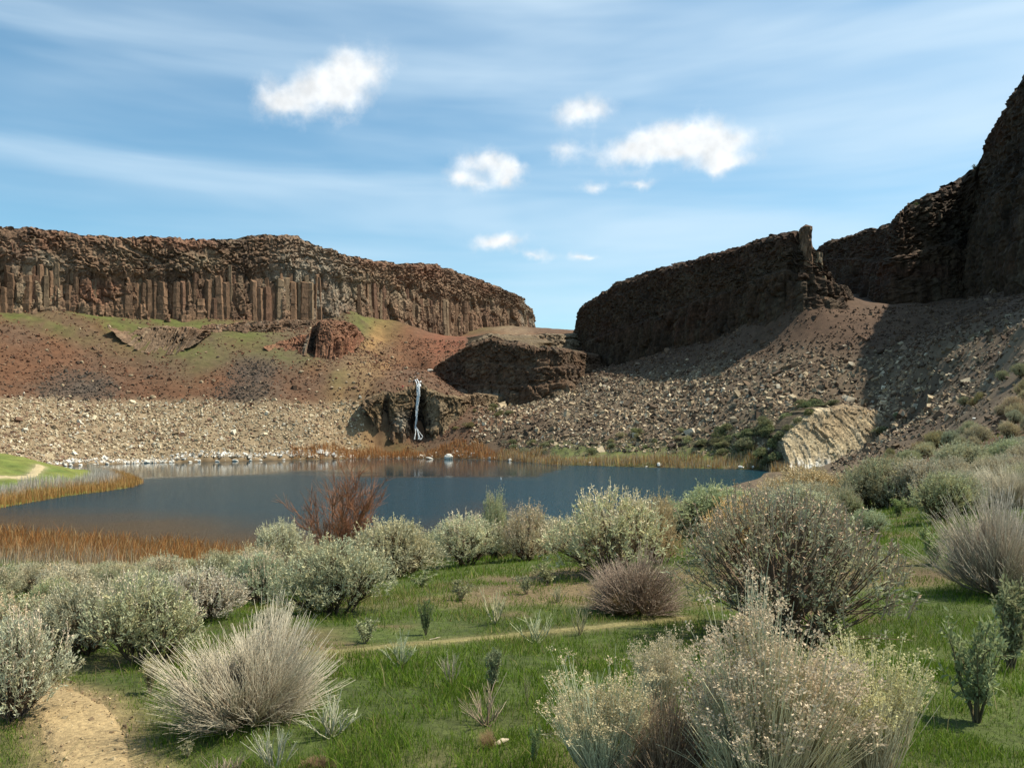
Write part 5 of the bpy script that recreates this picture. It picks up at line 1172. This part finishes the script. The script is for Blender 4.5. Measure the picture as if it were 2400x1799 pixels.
# ------------------------------------------------------------------ waterfall
wfm = bpy.data.materials.new('falling_water'); wfm.use_nodes = True; nt = wfm.node_tree; pb = nt.nodes['Principled BSDF']
pb.inputs['Base Color'].default_value = (.66, .69, .70, 1); pb.inputs['Roughness'].default_value = .5; pb.inputs['Subsurface Weight'].default_value = 0
def strand(pts, w0, w1, Yoff, seed, n=40):
    A = np.array([P(px, py, Y) for px, py, Y in pts]); A = resample(A, n); r_ = np.random.default_rng(seed)
    wd_ = np.linspace(w0, w1, n) * (1 + .35 * fbm(np.linspace(0, 9, n), np.zeros(n), seed=seed)); A = A + r_.normal(0, .05, A.shape)
    return tubes(A[None], wd_[None] / 2, np.array((1., 1., 1.)), 7)
wf_root = empty('waterfall', tuple(P(980, 1030, 256)))
def wpart(nm, sts):
    v, f, c = join(sts); v = v * np.array([1, 1, 1]); o = link(nm, mkmesh(nm, v, f, [wfm], c, smooth=True), wf_root); o.matrix_parent_inverse = Matrix.Translation(-Vector(wf_root.location))
wpart('upper_cascade', [strand([(984, 884, 276), (977, 890, 272), (982, 896, 267), (981, 903, 259)], .25, .55, 0, 1), strand([(973, 888, 274), (976, 897, 265), (978, 905, 259)], .15, .3, 0, 2), strand([(986, 893, 270), (985, 906, 259)], .2, .3, 0, 3)])
wpart('main_fall', [strand([(981, 900, 258.6), (981, 910, 257.2), (980, 930, 256.8), (977, 955, 256.5), (975, 985, 256.2), (973, 1004, 256)], .75, .35, 0, 4)] + [strand([(979.5 + q, 904, 257.5), (980 + q * 1.2, 925, 256.7), (977 + q * .8, 955, 256.5), (974.5 + q * .5, 980 + 5 * q, 256)], .32, .10, 0, 20 + k) for k, q in enumerate((-2.2, -1.0, 1.2, 2.4, 3.2))])
wpart('lower_fans', [strand([(973, 1000, 256), (974, 1014, 255.2), (971 + q, 1030, 254.2)], .22, .14, 0, 30 + k) for k, q in enumerate((-1, 1.5))] + [strand([(975, 1000, 256), (980, 1014, 255.2), (982 + q, 1030, 254.2)], .28, .16, 0, 40 + k) for k, q in enumerate((-1.5, 1, 3.5))] + [strand([(977, 1004, 255.8), (987, 1018, 255), (991, 1023, 254.6), (985, 1031, 254)], .16, .16, 0, 9)])
tag(wf_root, 'thin white waterfall dropping from the rock lip into the far shore', 'waterfall')

# ------------------------------------------------------------------ people far off
def flat_mat(name, c, rough=.8):
    m = bpy.data.materials.new(name); m.use_nodes = True; b = m.node_tree.nodes['Principled BSDF']; n = NT(m.node_tree)
    nz = n.noise(n.new('ShaderNodeNewGeometry').outputs['Position'], 6.0, 2.0); n.link(n.mix(nz, tuple(q * .8 for q in c), tuple(min(1, q * 1.2) for q in c)), b.inputs['Base Color']); b.inputs['Roughness'].default_value = rough; return m
def person(loc, joints, edges, rad, mats, zones, label):
    me = bpy.data.meshes.new('person'); me.from_pydata(joints, edges, []); ob = bpy.data.objects.new('person', me); COL.objects.link(ob)
    sk_ = ob.modifiers.new('skin', 'SKIN'); ob.modifiers.new('sub', 'SUBSURF').levels = 1; ob.modifiers['sub'].render_levels = 1
    for i, r_ in enumerate(rad): me.skin_vertices[0].data[i].radius = (r_, r_); 
    me.skin_vertices[0].data[0].use_root = True
    dg = bpy.context.evaluated_depsgraph_get(); m2 = bpy.data.meshes.new_from_object(ob.evaluated_get(dg)); ob.modifiers.clear(); ob.data = m2
    m2.materials.clear(); [m2.materials.append(m) for m in mats]
    for p_ in m2.polygons: p_.material_index = zones(p_.center)
    ob.location = loc; return tag(ob, label, 'person')
skin = flat_mat('skin', (.45, .28, .2)); dkc = flat_mat('dark_clothes', (.03, .03, .035)); redc = flat_mat('red_jacket', (.55, .05, .03)); hairm = flat_mat('hair', (.05, .035, .02))
J = [(0, 0, .95), (0, 0, 1.2), (0, 0, 1.42), (0, -.02, 1.52), (0, -.02, 1.66), (.10, 0, .88), (.12, -.03, .48), (.13, .02, .06), (.13, -.12, .03), (-.10, 0, .88), (-.12, .02, .48), (-.13, .06, .06), (-.13, -.08, .03), (.19, 0, 1.40), (.26, .02, 1.12), (.25, -.08, .88), (-.19, 0, 1.40), (-.26, .02, 1.12), (-.25, -.08, .88)]
E = [(0, 1), (1, 2), (2, 3), (3, 4), (0, 5), (5, 6), (6, 7), (7, 8), (0, 9), (9, 10), (10, 11), (11, 12), (2, 13), (13, 14), (14, 15), (2, 16), (16, 17), (17, 18)]
Rd = [.15, .14, .15, .06, .11, .10, .07, .05, .045, .10, .07, .05, .045, .07, .05, .04, .07, .05, .04]
h_ = hit(956, 1059); person((h_[0], h_[1], h_[2]), J, E, Rd, [dkc, skin, hairm], lambda c: (2 if c.z > 1.70 else 1) if c.z > 1.50 else 0, 'distant person in dark clothes standing on the shore below the waterfall')
J2 = [(0, 0, .14), (0, -.02, .42), (0, -.03, .66), (0, -.05, .76), (0, -.06, .90), (.10, -.05, .14), (.13, -.42, .38), (.14, -.55, .02), (.14, -.66, .0), (-.10, -.05, .14), (-.13, -.42, .36), (-.14, -.52, .02), (-.14, -.63, .0), (.19, -.02, .63), (.24, -.16, .44), (.14, -.38, .40), (-.19, -.02, .63), (-.24, -.16, .44), (-.14, -.38, .40)]
lip = {k: float(np.interp(949, wi['PX'], wi[k])) for k in ('X', 'Y', 'ZT', 'nx', 'ny')}
person((lip['X'] - lip['nx'] * 2.2, lip['Y'] - lip['ny'] * 2.2, lip['ZT'] + .25), J2, E, Rd, [redc, skin, hairm, dkc], lambda c: (2 if c.z > .93 else 1) if c.z > .74 else (0 if c.z > .3 and c.y > -.3 else 3), 'distant person in red sitting on the rock lip left of the waterfall')

# ------------------------------------------------------------------ small things
wood = flat_mat('bleached_wood', (.46, .38, .26)); v, f, c = tubes(np.array([[(-.5, 0, 0), (-.25, .02, .04), (0, 0, .03), (.25, .03, .06), (.5, .02, .05)]]), np.array([[.05, .09, .075, .085, .03]]), np.array((1., 1, 1)), 7)
def stick(px, py, ln, thick, rz, label):
    h = hit(px, py); o = link('driftwood', mkmesh('driftwood', v * np.array([1, thick, thick]), f, [wood], c, smooth=True)); o.location = (h[0], h[1], h[2] + .03 * ln); o.scale = (ln,) * 3; o.rotation_euler = (0, -.15, rz); return tag(o, label, 'stick')
stick(1165, 1748, .13, 1.4, .35, 'short pale piece of bleached wood in the lower meadow')
stick(1018, 1498, .12, .6, .3, 'small pale stick lying on the faint track')
bush('dead', 1143, 1752, 1712, 55, 'brown dry tangle beside the piece of bleached wood', None, (1.3, 1.05, .75), 1)
bush('dead', 745, 1802, 1775, 90, 'dark brown clod of dead roots at the bottom edge', None, (.8, .65, .5), 0)
bush('sprig', 1358, 1487, 1408, 60, 'two bare white stalks spread in a V in the meadow', None, (1.4, 1.4, 1.2), 0)
# white bird on the water
bh = on_water(1174, 1122); M_BIRD = flat_mat('white_feathers', (.85, .85, .83))
V, f_, _ = rock_body((0, 0, -.05), .22, .42, .22, n=16, m=10, seed=5, sq=2.0, amp=.0, cap=.9, taper=.9)
bd = empty('water_bird', (bh[0], bh[1], 0)); link('body', mkmesh('bird_body', V, f_, [M_BIRD], smooth=True), bd)
v2, f2, c2 = tubes(np.array([[(0, -.14, .10), (0, -.20, .22), (0, -.20, .30), (0, -.27, .31), (0, -.34, .30)]]), np.array([[.05, .035, .05, .035, .008]]), np.array((1., 1, 1)), 8); link('neck', mkmesh('bird_neck', v2, f2, [M_BIRD], smooth=True), bd)
tag(bd, 'tiny white bird floating in the middle of the lake', 'bird')
